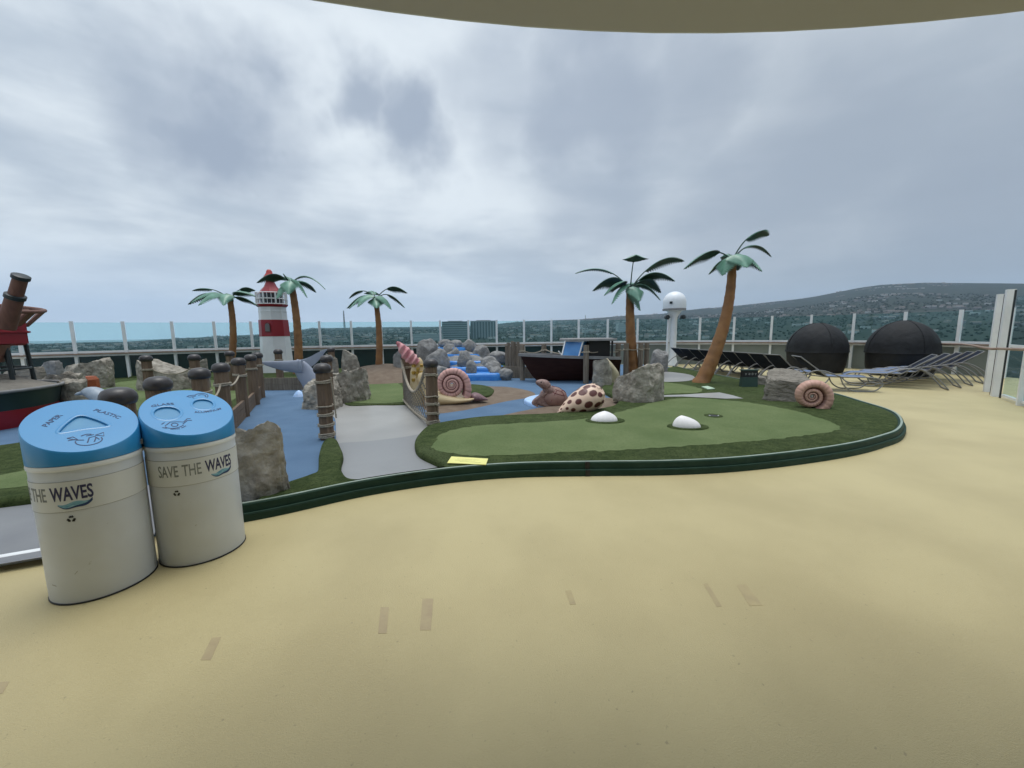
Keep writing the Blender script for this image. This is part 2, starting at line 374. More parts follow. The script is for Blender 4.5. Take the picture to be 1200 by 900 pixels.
# white metal nosing where the grey walk meets the deck
wl = [b + (b - a) * 4 + Vector((0, -.5, 0)), b + (b - a), b, a, G(120, 640)]
m = MB(); sweep(m, wl, [(-.03, .0), (.012, .0), (.012, .066), (.002, .072), (-.03, .072)])
kind(m.build('edge_trim', 'white_paint', smooth=40), 'structure')
m = MB(); q = front[6] + (front[5] - front[6]) * 1.02
m.box((q.x, q.y + .002, .115), (.05, .02, .092), Matrix.Rotation(.02, 3, 'Z')); m.box((q.x, q.y - .02, .036), (.052, .034, .074), Matrix.Rotation(.02, 3, 'Z'))
tag(m.build('kerb_joint', 'black_paint'), 'narrow dark joint strip standing across the green kerb front', 'joint strip')

def area(name, px, z, mat, z0=None, inset=0.0, sub=5, smooth=True):
    P = [G(x, y, z) for x, y in px]
    if name == 'putting_green': P = [p + Vector((.05 * mn.noise(p * 9) + .02 * mn.noise(p * 26), .05 * mn.noise(p * 9 + Vector((5, 5, 5))) + .02 * mn.noise(p * 26), 0)) for p in smooth_loop(P, 16)]
    elif smooth: P = smooth_loop(P, sub)
    m = MB()
    if z0 is None: m.slab([(p.x, p.y) for p in P], z - .003, z)
    else: m.slab([(p.x, p.y) for p in P], z0, z, inset)
    return kind(m.build(name, mat, smooth=60), 'structure')

area('grey_path', [(393, 492), (388, 483), (405, 472), (440, 471), (478, 470), (502, 497), (489, 511), (487, 520), (500, 531), (523, 544), (500, 553), (448, 562), (408, 566), (394, 548), (397, 531), (394, 520)], ZB + .005, 'grey_rubber')
area('grey_path', [(394, 520), (430, 517), (470, 512.5), (494, 508.5), (489, 512), (487, 520), (500, 531), (523, 544), (500, 553), (448, 562), (408, 566), (394, 548), (397, 531)], ZB + .009, 'grey_near', sub=3)
area('grey_path', [(-260, 590), (0, 584), (70, 570), (140, 560), (200, 575), (180, 628), (120, 640), (45, 653.5), (0, 661), (-60, 672), (-200, 697)], ZB + .005, 'grey_walkway', smooth=False)

def turf(px, z=ZT, z0=ZB, inset=.05, mat='dark_turf', name='turf', sub=5): return area(name, px, z, mat, z0 - .01, inset, sub)
# the big front turf, following the kerb on the outside
inner = offset([tuple(p) for p in kl], -.062)
pix_in = [(372, 549), (373.5, 530), (378, 517), (385, 512.5), (394, 513.5), (399, 522), (402, 531), (399.5, 542), (401.5, 551), (412, 559.5), (448, 558.5), (500, 551.5), (519, 544), (492, 530), (486, 520), (488, 511), (499, 499.5), (508, 496),
          (533, 491.5), (565, 487.5), (600, 485.5), (640, 484), (672, 481.5), (700, 478.5), (720, 474), (724, 467), (712, 460), (704, 455), (715, 447), (745, 440), (765, 434), (784, 430.5)]
i1 = min(range(len(kl)), key=lambda i: (kl[i] - Vector(G(300, 607)[:2])).length)
loop = [Vector(q) for q in inner[i1:]] + [Vector(p[:2]) for p in reversed(smooth_line([G(x, y, ZT) for x, y in [(310, 572), (340, 562.5), (362, 555)] + pix_in], 5))]
m = MB(); m.slab([tuple(p) for p in loop], ZB - .01, ZT, .035)
kind(m.build('turf', 'dark_turf', smooth=60), 'structure')
GZ = ZT + .004
area('putting_green', [(508, 519), (520, 508), (541, 501.5), (570, 498), (610, 495.5), (667, 492.5), (695, 489), (722, 483.5), (750, 476), (772, 470), (800, 466.7), (830, 467.2), (865, 470.5), (896, 474.5), (930, 481), (955, 488), (975, 494.5), (984, 501), (975, 506), (945, 510), (900, 515), (830, 521), (740, 526.5), (640, 531), (560, 534), (527, 531), (511, 526)], GZ, 'putting_turf')
area('putting_green', [(768, 447.5), (793, 449.5), (815, 453.5), (823, 457), (817, 460), (793, 461), (765, 462), (740, 458), (745, 450)], GZ, 'putting_turf')
area('grey_path', [(760, 436), (775, 435.3), (793, 436.6), (808, 439), (814, 442), (811, 445.2), (797, 447), (775, 447), (757, 443)], GZ + .004, 'grey_rubber')
area('grey_path', [(772, 463.3), (800, 462.4), (822, 461), (843, 459.8), (858, 463), (871, 466.8), (850, 467), (827, 465.8), (800, 464.6), (776, 465)], GZ + .004, 'grey_rubber', smooth=False)
# far and left turf
turf([(60, 455), (100, 446), (165, 440.5), (240, 439.5), (296, 441), (298, 456), (292, 468), (282, 479), (266, 489), (245, 496), (150, 500), (60, 492)], z=.105, inset=.03)
area('putting_green', [(112, 455), (165, 445), (240, 445.5), (286, 446), (276, 466), (250, 476), (200, 482), (125, 476)], .109, 'putting_turf')
turf([(-260, 545), (-100, 530), (0, 521), (70, 510), (130, 506), (160, 520), (155, 552), (100, 567), (45, 579), (0, 585), (-120, 600), (-260, 615)])
area('putting_green', [(-260, 588), (-100, 570), (0, 557), (60, 541), (120, 530), (140, 535), (135, 550), (60, 566), (0, 573), (-120, 587), (-260, 603)], GZ, 'putting_turf')
turf([(150, 437), (300, 434.2), (400, 431.5), (500, 428.5), (590, 427.5), (590, 436), (500, 440.5), (430, 440.5), (395, 444.5), (300, 442), (150, 441)])
turf([(405, 473.5), (412, 462), (428, 445), (446, 441), (462, 443), (476, 452), (482, 464), (480, 472.5), (440, 473.8)], z=.09, inset=.02)
area('putting_green', [(412, 471.3), (420, 460), (433, 446), (446, 442.5), (458, 444), (470, 452), (474, 463), (472, 471)], .094, 'putting_turf')

def mound(name, P, z0, zp, mat, rings=7, peak=None):
    P = smooth_loop(P, 5); K = len(P); c = peak or sum(P, Vector()) / K
    m = MB()
    for r in range(rings + 1):
        t = r / rings; h = (1 - (1 - t) ** 2)
        for p in P:
            q = p.lerp(c, t * .98); m.v.append(Vector((q.x, q.y, z0 + (zp - z0) * h + .012 * mn.noise(q * 3) * h)))
    for r in range(rings):
        for k in range(K):
            a = r * K + k; b = r * K + (k + 1) % K; m.face((a, b, b + K, a + K))
    m.face([rings * K + k for k in range(K)])
    return kind(m.build(name, mat, smooth=60), 'structure')
isl = [(505, 484), (539, 481.5), (560, 477.5), (595, 470), (622, 465.5), (627, 461.5), (618, 457.5), (595, 453.5), (572, 452.5), (545, 449.5), (515, 450), (495, 455), (492, 470)]
mound('mound', [G(x, y, ZB) for x, y in isl], ZB, .13, 'brown_rubber')
turf([(540, 450.2), (565, 451), (577.5, 455), (578, 459.5), (570, 463.5), (552, 461), (540, 458)], z=.155, z0=.09, inset=.02)
mound('mound', [G(x, y, ZB) for x, y in [(585, 488), (612, 483), (640, 476), (668, 468), (700, 466), (722, 467), (727, 472), (718, 477), (690, 483), (640, 488)]], ZB, .14, 'brown_rubber')
pk = A(452, 429, 14.2)
mound('mound', [Vector((pk.x + 2.0 * math.cos(t), pk.y - .35 + 1.75 * math.sin(t), ZB)) for t in [i * PI / 6 for i in range(12)]], ZB, .56, 'brown_rubber', peak=Vector((pk.x, pk.y, 0)))

# tape marks on the deck
tapes = [([(443, 742), (446, 711), (456, 711), (453, 742)], 'tape', 'faded brown tape patch on the deck, left of a close pair'),
         ([(492, 738), (495, 701), (508, 701), (505, 738)], 'tape', 'widest brown tape patch on the deck, right of a close pair'),
         ([(235, 773), (248, 747), (259, 746), (247, 773)], 'tape', 'slanting brown tape patch on the deck nearest the white bins'),
         ([(668, 708), (662, 692), (669, 691), (675, 708)], 'tape_faint', 'short lone tape patch on the deck below the yellow card'),
         ([(840, 711), (824, 684), (829, 683), (846, 710)], 'tape_faint', 'thin slanting tape strip on the deck, beside a wider faint one'),
         ([(878, 709), (863, 685), (874, 684), (894, 709)], 'tape_faint', 'wide faint tape patch on the deck, farthest right of them all'),
         ([(-8, 815), (0, 799), (11, 798), (3, 812)], 'tape', 'brown tape patch cut by the lower left picture edge')]
for px, mt, lb in tapes:
    P = [G(x, y, .003) for x, y in px]; m = MB(); m.slab([(p.x, p.y) for p in P], .0003, .0012)
    o = m.build('tape_patch', mt); c = sum(P, Vector()) / 4; recentre(o, (c.x, c.y, 0)); tag(o, lb, 'tape', 'tape patches left on the deck')

# yellow card on the turf
P = [G(x, y, GZ + .012) for x, y in [(524, 542.5), (529, 535), (572, 537.5), (569.5, 544.5)]]
m = MB(); m.slab([(p.x, p.y) for p in P], GZ + .006, GZ + .014); c = sum(P, Vector()) / 4
card = thing('notice_card', 'yellow rectangular card lying on the front turf edge by the kerb', 'card', (c.x, c.y, GZ + .006))
m.build('card_sheet', 'yellow_card', card)
m = MB()
for k, (u0, u1, w) in enumerate(((.2, .8, .35), (.15, .7, .55), (.3, .85, .72))):
    p = P[1].lerp(P[2], u0).lerp(P[0].lerp(P[3], u0), w); q = P[1].lerp(P[2], u1).lerp(P[0].lerp(P[3], u1), w)
    m.beam(p + Vector((0, 0, .0025)), q + Vector((0, 0, .0025)), .012, .001)
m.build('faint_print', 'card_print', card)
P = [G(x, y, GZ) for x, y in [(822, 453.8), (829, 453), (838, 456), (830, 456.8)]]
m = MB(); m.slab([(p.x, p.y) for p in P], GZ + .001, GZ + .02); o = m.build('tee_mat', 'mat_pale'); c = sum(P, Vector()) / 4; recentre(o, (c.x, c.y, GZ))
tag(o, 'small pale green tee mat on turf below the leaning palm', 'mat')

# ------------------------------------------------------------------ overhang above the camera
m = MB(); m.lathe([(7.3, 3.012), (7.5, 3.0), (7.6, 3.004), (7.6, 3.30), (7.2, 3.34)], 160, (0.98, -5.58, 0))
kind(m.build('ceiling', 'ceiling_paint', smooth=30), 'structure')
m = MB(); m.lathe([(7.602, 3.02), (7.63, 3.02), (7.63, 3.28), (7.602, 3.28)], 160, (0.98, -5.58, 0))
kind(m.build('ceiling_trim', 'ceiling_edge', smooth=30), 'structure')
m = MB(); m.box((1, -3.6, 1.5), (13.6, .3, 3.0)); kind(m.build('wall', 'bulwark_grey'), 'structure')  # unseen wall added behind the camera, also to block back light

# ------------------------------------------------------------------ glass windscreen round the bow
scr = thing('glass_windscreen', 'curved glass windscreen with white posts and wooden handrail round the whole deck edge', 'railing', (0, 18, 0))
posts_px = [-10, 23, 86, 146, 203, 252, 295, 336, 375, 412, 447, 482, 516, 549, 582, 614, 646, 678, 712, 747, 784, 820, 860, 904, 950, 1000, 1060, 1125, 1185]
PP = [fence_at(x) for x in posts_px]
TOP = 2.19
for i, p in enumerate(PP):
    t = (PP[min(i + 1, len(PP) - 1)] - PP[max(i - 1, 0)]).normalized(); nrm = Vector((t.y, -t.x, 0))
    rot = Matrix((t, nrm, Vector((0, 0, 1)))).transposed()
    m = MB(); m.box(p + nrm * .02 + Vector((0, 0, TOP / 2 + .01)), (.085, .10, TOP + .02), rot); m.build('post', 'white_paint', scr)
for i, (p, q) in enumerate(zip(PP, PP[1:])):
    t = (q - p).normalized(); nrm = Vector((t.y, -t.x, 0)); a = p + t * .05 - nrm * .06; b = q - t * .05 - nrm * .06
    m = MB(); m.beam(a + Vector((0, 0, (1.13 + TOP) / 2 - .02)), b + Vector((0, 0, (1.13 + TOP) / 2 - .02)), .016, TOP - 1.13); m.build('glass_panel', 'screen_glass', scr)
    m = MB(); m.beam(a + Vector((0, 0, .47)), b + Vector((0, 0, .47)), .02, .94)
    m.build('bulwark_panel', 'bulwark_dark' if posts_px[i] < 700 else 'bulwark_grey', scr)  # right panels paler: the deck's reflection is put into their colour
for k, (w, h, z, off, mt) in enumerate(((.10, .07, 1.10, -.03, 'white_paint'), (.15, .045, 1.035, .13, 'rail_wood'), (.07, .05, .975, .10, 'white_paint'))):
    L2 = smooth_line([p + Vector((0, 0, 0)) for p in PP], 3); m = MB()
    sweep(m, L2, [(off - w / 2, z - h / 2), (off + w / 2, z - h / 2), (off + w / 2, z + h / 2), (off - w / 2, z + h / 2)])
    m.build(('glazing_beam', 'handrail', 'rail_bracket')[k], mt, scr, smooth=30)

# pair of tall white columns with a glass wing on the right
wing = thing('glass_partition', 'tall white framed glass partition standing at the right edge of the deck', 'glass partition', (11.2, 9.2, 0))
def col(px, py, w, d, z1, name='column', mt='white_paint', z0=0.0):
    p = G(px, py); m = MB(); r = Matrix.Rotation(R(50), 3, 'Z')
    m.box(p + Vector((.04, .06, (z0 + z1) / 2)), (w, d, z1 - z0), r); m.build(name, mt, wing)
col(1158.5, 459.5, .13, .14, 2.42); col(1168, 465, .15, .14, 2.47)
col(1163.5, 463, .05, .06, 2.38, 'dark_seal', 'black_paint'); col(1173.2, 467, .03, .03, 2.44, 'dark_seal', 'window_dark')
col(1198, 476, .10, .12, 2.48)
pa, pb = G(1176, 468), G(1198, 476); dd = (pb - pa).normalized()
for k in range(3):
    a = pa + dd * (0 if k == 0 else (pb - pa).length + .07 + 1.5 * (k - 1)); b = pa + dd * ((pb - pa).length - .05 if k == 0 else (pb - pa).length + 1.5 * k)
    up = Vector((.05, .06, 0))
    m = MB(); m.beam(a + up + Vector((0, 0, .64)), b + up + Vector((0, 0, .64)), .014, 1.06); m.build('glass_pane', 'clear_glass', wing)
    m = MB(); m.beam(a + up + Vector((0, 0, 1.76)), b + up + Vector((0, 0, 1.76)), .014, 1.06); m.build('glass_pane', 'clear_glass', wing)
    m = MB(); m.beam(a + up + Vector((0, 0, .085)), b + up + Vector((0, 0, .085)), .05, .05); m.build('bottom_rail', 'white_paint', wing)
    m = MB(); m.beam(a + up + Vector((0, 0, 1.205)), b + up + Vector((0, 0, 1.205)), .05, .06); m.build('cross_rail', 'white_paint', wing)
fr = fence_at(1080)
pts = smooth_line([A(1092, 403, 14.0), A(1128, 403.5, 11.5), A(1158, 408.3, 9.25), A(1172, 408.6, 8.85), A(1200, 409.5, 7.6), A(1240, 411, 6.6)], 5)
m = MB(); m.tube(pts, .028, 8); o = m.build('grab_rail', 'rail_wood', wing, smooth=60)

# ------------------------------------------------------------------ writing
def glyphs(txt, bold=0.0):
    cu = bpy.data.curves.new('t', 'FONT'); cu.body = txt; cu.size = 1; cu.resolution_u = 3; cu.offset = bold; cu.extrude = 0.0
    ob = bpy.data.objects.new('t', cu); COL.objects.link(ob)
    dg = bpy.context.evaluated_depsgraph_get(); dg.update()
    me = bpy.data.meshes.new_from_object(ob.evaluated_get(dg))
    V = [Vector(v.co) for v in me.vertices]; Fc = [tuple(p.vertices) for p in me.polygons]
    bpy.data.objects.remove(ob); bpy.data.curves.remove(cu); bpy.data.meshes.remove(me)
    return V, Fc
def put(V, Fc, fn, thick=True):                 # maps flat (x, y) through fn(x, y, lift); doubles the faces for thickness
    m = MB(); n = m.add([fn(v.x, v.y, 1.0) for v in V]); nb = m.add([fn(v.x, v.y, 0.0) for v in V])
    cnt = {}
    for f in Fc:
        m.face([n + i for i in f]); m.face([nb + i for i in reversed(f)])
        for i in range(len(f)): cnt[(f[i], f[(i + 1) % len(f)])] = 1
    for (a, b) in cnt:
        if (b, a) not in cnt: m.face((nb + a, nb + b, n + b, n + a))
    return m
def stroke(lines, w):                            # flat strips along polylines -> (V, F)
    V = []; Fc = []
    for ln in lines:
        ln = [Vector(p).to_3d() for p in ln]; n = len(V); K = len(ln)
        for i, p in enumerate(ln):
            t = ln[min(i + 1, K - 1)] - ln[max(i - 1, 0)]; t.normalize(); s = Vector((-t.y, t.x, 0)) * w / 2
            V += [p + s, p - s]
        for i in range(K - 1): Fc.append((n + 2 * i, n + 2 * i + 1, n + 2 * i + 3, n + 2 * i + 2))
    return V, Fc
def arc(cx, cy, r, a0, a1, n=14, sy=1.0): return [(cx + r * math.cos(R(a0 + (a1 - a0) * i / n)), cy + sy * r * math.sin(R(a0 + (a1 - a0) * i / n))) for i in range(n + 1)]

# ------------------------------------------------------------------ recycling bins
BR = .266
def make_bin(cx, cy, label, kind_, th_w0, th_w1, BR=.266):
    root = thing('recycling_bin', label, 'recycling bin', (cx, cy, 0), 0, 'recycling bins on the deck'); C0 = Vector((cx, cy, 0))
    ang0 = math.atan2(-cy, -cx)
    m = MB(); m.lathe([(BR - .03, .0), (BR - .012, .0), (BR - .006, .012), (BR - .006, .86), (BR - .02, .86)], 96, C0); m.build('body', 'bin_white', root, smooth=35)
    m = MB(); m.lathe([(BR - .0055, .0), (BR - .002, .002), (BR - .002, .010), (BR - .0055, .012)], 96, C0); m.build('base_ring', 'ink_black', root, smooth=35)
    m = MB(); m.lathe([(BR - .0055, .605), (BR - .0030, .6055), (BR - .0030, .7895), (BR - .0055, .79)], 96, C0); m.build('label_band', 'bin_band', root, smooth=35)
    for z in (.604, .7905):
        m = MB(); m.lathe([(BR - .0058, z - .0014), (BR - .0026, z - .0012), (BR - .0026, z + .0012), (BR - .0058, z + .0014)], 96, C0); m.build('band_edge', 'seam_grey', root, smooth=35)
    m = MB(); m.lathe([(BR - .02, .855), (BR - .001, .855), (BR + .001, .868), (BR - .001, .885), (BR - .02, .885)], 96, C0); m.build('neck_ring', 'white_paint', root, smooth=35)
    # slanted lid
    def top(x, y): return 1.09 - .4 * x + .3 * y
    def lidpt(u, v, l=0.0, dz=0.0):
        x = u * .6 - v * .8; y = u * .8 + v * .6
        return C0 + Vector((x, y, top(x, y) + dz)) + Vector((.4, -.3, 1)).normalized() * l
    lid = MB(); n = 96; r = BR - .0005
    low = lid.add([C0 + Vector((r * math.cos(2 * PI * k / n), r * math.sin(2 * PI * k / n), .888)) for k in range(n)])
    hi = lid.add([lidpt(r * math.cos(2 * PI * k / n), r * math.sin(2 * PI * k / n), 0, -.006) for k in range(n)])
    # ring hi runs in (u, v) order: match by angle
    ou = math.atan2(.8, .6)
    def ring(rr, dz): return lid.add([C0 + Vector((rr * math.cos(2 * PI * k / n), rr * math.sin(2 * PI * k / n), top(rr * math.cos(2 * PI * k / n), rr * math.sin(2 * PI * k / n)) + dz)) for k in range(n)])
    lid.v = lid.v[:low + n]; hi = ring(r, -.008); hi2 = ring(r - .005, .0)
    for q0, q1 in ((low, hi), (hi, hi2)):
        for k in range(n): lid.face((q0 + k, q0 + (k + 1) % n, q1 + (k + 1) % n, q1 + k))
    if kind_ == 'paper':
        holes = [smooth_loop([(0, .062), (-.055, .012), (-.098, -.058), (-.086, -.068), (0, -.062), (.086, -.068), (.098, -.058), (.055, .012)], 5)]
        holes = [[Vector((p.x * 1.08, p.y * 1.05 + .022)) for p in [Vector(q).to_2d() for q in holes[0]]]]
    else:
        holes = [[Vector((cu + rr * math.cos(2 * PI * k / 36), cv + rr * math.sin(2 * PI * k / 36))) for k in range(36)] for cu, cv, rr in ((-.118, .012, .072), (.112, .062, .062))]
    # top face with holes, filled in the plane
    bm = bmesh.new(); es = []
    rim = [Vector(lid.v[hi2 + k]) for k in range(n)]
    def loop3(P):
        vs = [bm.verts.new(p) for p in P]; es.extend(bm.edges.new((vs[i], vs[(i + 1) % len(vs)])) for i in range(len(vs)))
    loop3(rim)
    for hL in holes: loop3([lidpt(p.x, p.y) for p in hL])
    bmesh.ops.triangle_fill(bm, use_beauty=True, use_dissolve=False, edges=es)
    bm.normal_update(); bm.verts.index_update()
    nb = lid.add([v.co.copy() for v in bm.verts])
    for f in bm.faces:
        ix = [nb + v.index for v in f.verts]; lid.face(ix if f.normal.z > 0 else ix[::-1])
    bm.free()
    for hL in holes:                              # moulded lip and sunken floor of each opening
        K = len(hL); L2 = [tuple(p) for p in hL]; L2 = ccw([Vector(p) for p in L2])
        A0 = lid.add([lidpt(p[0], p[1], 0) for p in L2]); B0 = lid.add([lidpt(p.x, p.y, -.018) for p in offset(L2, -.004)])
        for k in range(K): lid.face((A0 + k, A0 + (k + 1) % K, B0 + (k + 1) % K, B0 + k)[::-1])
    lo = lid.build('lid', 'lid_blue', root, smooth=40)
    for hL in holes:
        L2 = ccw([Vector(p) for p in hL])
        m = MB(); q = m.add([lidpt(p.x, p.y, -.012) for p in offset(L2, -.002)]); m.face(range(q, q + len(L2)))
        m.build('opening', 'lid_recess', lo)
        m = MB(); K = len(L2)
        rows = [m.add([lidpt(p.x, p.y, l) for p in offset(L2, d)]) for d, l in ((.001, .0005), (.006, .0024), (.012, .0024), (.018, .0005))]
        for r0, r1 in zip(rows, rows[1:]):
            for k in range(K): m.face((r0 + k, r0 + (k + 1) % K, r1 + (k + 1) % K, r1 + k)[::-1])
        m.build('opening_lip', 'lid_blue', lo, smooth=60)
    def onlid(V, Fc, name='lettering', mt='ink_navy'): put(V, Fc, lambda x, y, l: lidpt(x, y, .0004 + .001 * l)).build(name, mt, lo)
    def word(txt, cu, cv, rot, h, w, bend=0.0):
        V, Fc = glyphs(txt, .012); xs = [v.x for v in V]; ys = [v.y for v in V]; x0, x1, y0, y1 = min(xs), max(xs), min(ys), max(ys)
        c, s = math.cos(R(rot)), math.sin(R(rot)); out = []
        for v in V:
            x = ((v.x - x0) / (x1 - x0) - .5) * w; y = ((v.y - y0) / (y1 - y0) - .5) * h
            y -= bend * x * x
            out.append(Vector((cu + c * x - s * y, cv + s * x + c * y, 0)))
        onlid(out, Fc)
    if kind_ == 'paper':
        word('PAPER', -.122, .075, 50, .027, .125, 0.6); word('PLASTIC', .130, .075, -50, .027, .155, 0.6)
        V, Fc = stroke([arc(.0, -.145, .058, 165, 375, 20, .75), arc(-.0, -.125, .04, 60, 130, 8), [(-.085, -.095), (-.05, -.125), (-.02, -.135)], [(-.085, -.118), (-.045, -.118), (-.06, -.09), (-.085, -.095)],
                        [(-.01, -.165), (.005, -.12), (.03, -.115), (.045, -.15)], [(.02, -.165), (.035, -.125)], [(.035, -.105), (.075, -.09), (.07, -.125), (.035, -.105)], [(-.005, -.10), (.03, -.097)]], .006)
        onlid([v - Vector((0, .022, 0)) for v in V], Fc, 'emblem')
    else:
        word('GLASS', -.118, .115, 0, .024, .13, 1.6); word('ALUMINUM', .115, -.035, 0, .022, .17, -2.2)
        V, Fc = stroke([arc(-.118, -.105, .05, 180, 340, 14, .6), [(-.165, -.095), (-.13, -.065), (-.10, -.07), (-.06, -.085), (-.03, -.055), (-.012, -.06)], arc(-.115, -.1, .018, 0, 360, 14), [(-.07, -.105), (-.035, -.075), (-.01, -.08)],
                        [(-.18, -.075), (-.16, -.06)], [(-.185, -.11), (-.165, -.125)], [(-.15, -.14), (-.10, -.15)], [(-.09, -.145), (-.06, -.13)]], .006)
        onlid([v + Vector((0, -.028, 0)) for v in V], Fc, 'emblem')
        V, Fc = stroke([arc(.135, .165, .042, 150, -50, 16, .8), arc(.135, .16, .026, 130, -40, 12, .8), [(.099, .186), (.06, .185), (.045, .176), (.06, .166), (.10, .172)], [(.075, .158), (.082, .146)], [(.155, .128), (.13, .125)]], .006)
        onlid(V, Fc, 'emblem')
    # lettering round the body
    def cyl(th, z, l): rr = BR - .0029 + .0010 * l; return C0 + Vector((rr * math.cos(th), rr * math.sin(th), z))
    def around(txt, t0, t1, z0, h, mt, bold, name='lettering'):
        V, Fc = glyphs(txt, bold); xs = [v.x for v in V]; ys = [v.y for v in V]; x0, x1, y0, y1 = min(xs), max(xs), min(ys), max(ys)
        put(V, Fc, lambda x, y, l: cyl(R(t0 + (t1 - t0) * (x - x0) / (x1 - x0)), z0 + h * (y - y0) / (y1 - y0), l)).build(name, mt, root)
    sp = th_w1 - th_w0
    around('SAVE', th_w0 - sp * 1.46, th_w0 - sp * .80, .672, .083, 'ink_faded', .010)
    around('THE', th_w0 - sp * .68, th_w0 - sp * .12, .672, .083, 'ink_faded', .010)
    around('WAVES', th_w0, th_w1, .672, .088, 'ink_purple', .024)
    k = 22; Vt = []; Fc = []
    for i in range(k + 1):
        t = i / k; th = th_w0 + sp * (.16 + .80 * t); zu = .652 - .006 * math.sin(t * 9) + .012 * t; zl = zu - .034 * math.sin(PI * min(1, t * .97 + .03)) ** .8
        Vt += [Vector((th, zu, 0)), Vector((th, zl, 0))]
    Fc = [(2 * i, 2 * i + 1, 2 * i + 3, 2 * i + 2) for i in range(k)]
    put(Vt, Fc, lambda x, y, l: cyl(R(x), y, l)).build('wave_emblem', 'wave_teal', root)
    V2 = []
    for i in range(k + 1):
        a_, b_ = Vt[2 * i], Vt[2 * i + 1]; V2 += [b_ + Vector((0, .010 * (i / k) + .001, 0)), b_ - Vector((0, .002 + .006 * (i / k), 0))]
    put(V2, Fc, lambda x, y, l: cyl(R(x), y, l * 1.6 + .2)).build('wave_emblem', 'ink_navy', root)
    # recycling mark: three bent arrows
    tc = th_w0 + (th_w1 - th_w0) * (.42 if kind_ == 'paper' else -.93); zc = .555
    Vr = []; Fr = []
    for j in range(3):
        a0 = 90 + 120 * j
        def pt(r_, a_): return Vector((r_ * math.cos(R(a_)), r_ * math.sin(R(a_)), 0))
        n = len(Vr)
        Vr += [pt(.019, a0 + 38), pt(.0095, a0 + 45), pt(.0095, a0 - 12), pt(.0205, a0 - 16), pt(.021, a0 + 12)]
        Fr += [(n, n + 1, n + 2, n + 3, n + 4)]
        Vr += [pt(.0245, a0 - 18), pt(.006, a0 - 14), pt(.0165, a0 - 52)]; Fr += [(n + 5, n + 6, n + 7)]
    put(Vr, Fr, lambda x, y, l: cyl(R(tc) + x / BR, zc + y, l - 2.2)).build('recycling_symbol', 'ink_black', root)
    # scuffs
    for (t_, z_, dt, dz) in ((-30, .20, 3.5, .018), (-62, .135, 7, -.006)) if kind_ == 'paper' else ((-8, .30, 2, .004),):
        V, Fc = stroke([[(ang0 / PI * 180 + t_, 0), (ang0 / PI * 180 + t_ + dt, dz)]], .004)
        V = [Vector((v.x, v.y, 0)) for v in V]
        put(V, Fc, lambda x, y, l: cyl(R(x), z_ + y, l - 2.3)).build('scuff_mark', 'seam_grey', root)
    return root
make_bin(-2.79, 2.525, 'white bin with blue slanted lid marked PAPER and PLASTIC, nearest the camera', 'paper', -84, -42)
make_bin(-2.425, 2.92, 'white bin with blue slanted lid marked GLASS, with two round openings', 'glass', -38, 2.5, .273)
m = MB(); m.beam((-2.66, 2.78, .93), (-2.56, 2.66, .93), .02, .03)
tag(m.build('bin_latch', 'steel_tube'), 'small steel latch joining the two white bins at their lids', 'latch')

# ------------------------------------------------------------------ mooring posts with black caps
def jag(r, n, seed, amt=.05):
    rr = random.Random(seed); return [r * (1 + rr.uniform(-amt, amt)) for _ in range(n)]
def post_proto(name, label, coils, capped=True, h=1.04, rad=.098, mat='wood_post'):
    root = thing(name, label, 'post')
    m = MB(); n = 18; jj = jag(1, n, len(label), .06); zs = [0, .3, .6, .9, h]
    b0 = 0
    for z in zs:
        for k in range(n):
            rr = rad * (.94 if k % 3 == 0 else 1.02) * jj[k]; a = 2 * PI * k / n
            m.v.append(Vector((rr * math.cos(a), rr * math.sin(a), z)))
    for i in range(len(zs) - 1):
        for k in range(n): a = i * n + k; b = i * n + (k + 1) % n; m.face((a, b, b + n, a + n))
    m.face([(len(zs) - 1) * n + k for k in range(n)])
    m.build('shaft', mat, root, smooth=25)
    if capped:
        m = MB(); c = [(.08, h - .03), (.112, h - .022), (.124, h + .005), (.127, h + .03), (.121, h + .062), (.102, h + .093), (.066, h + .113), (.015, h + .121)]
        m.lathe(c, 28); m.build('cap', 'cap_black', root, smooth=60)
    for z, k in coils:
        m = MB(); pts = [Vector(((rad + .013) * math.cos(t * PI / 8), (rad + .013) * math.sin(t * PI / 8), z + .024 * t / 16 + .004 * math.sin(t * .9 + k))) for t in range(16 * k + 1)]
        m.tube(pts, .013, 6); m.build('rope_coil', 'rope', root, smooth=70)
    return root
proto0 = post_proto('mooring_post', 'x', [(.80, 2)])
proto1 = post_proto('mooring_post', 'x', [(.86, 2), (.50, 1), (.36, 2), (.20, 2), (.03, 3)])
PG = 'rope wrapped mooring posts with black caps'
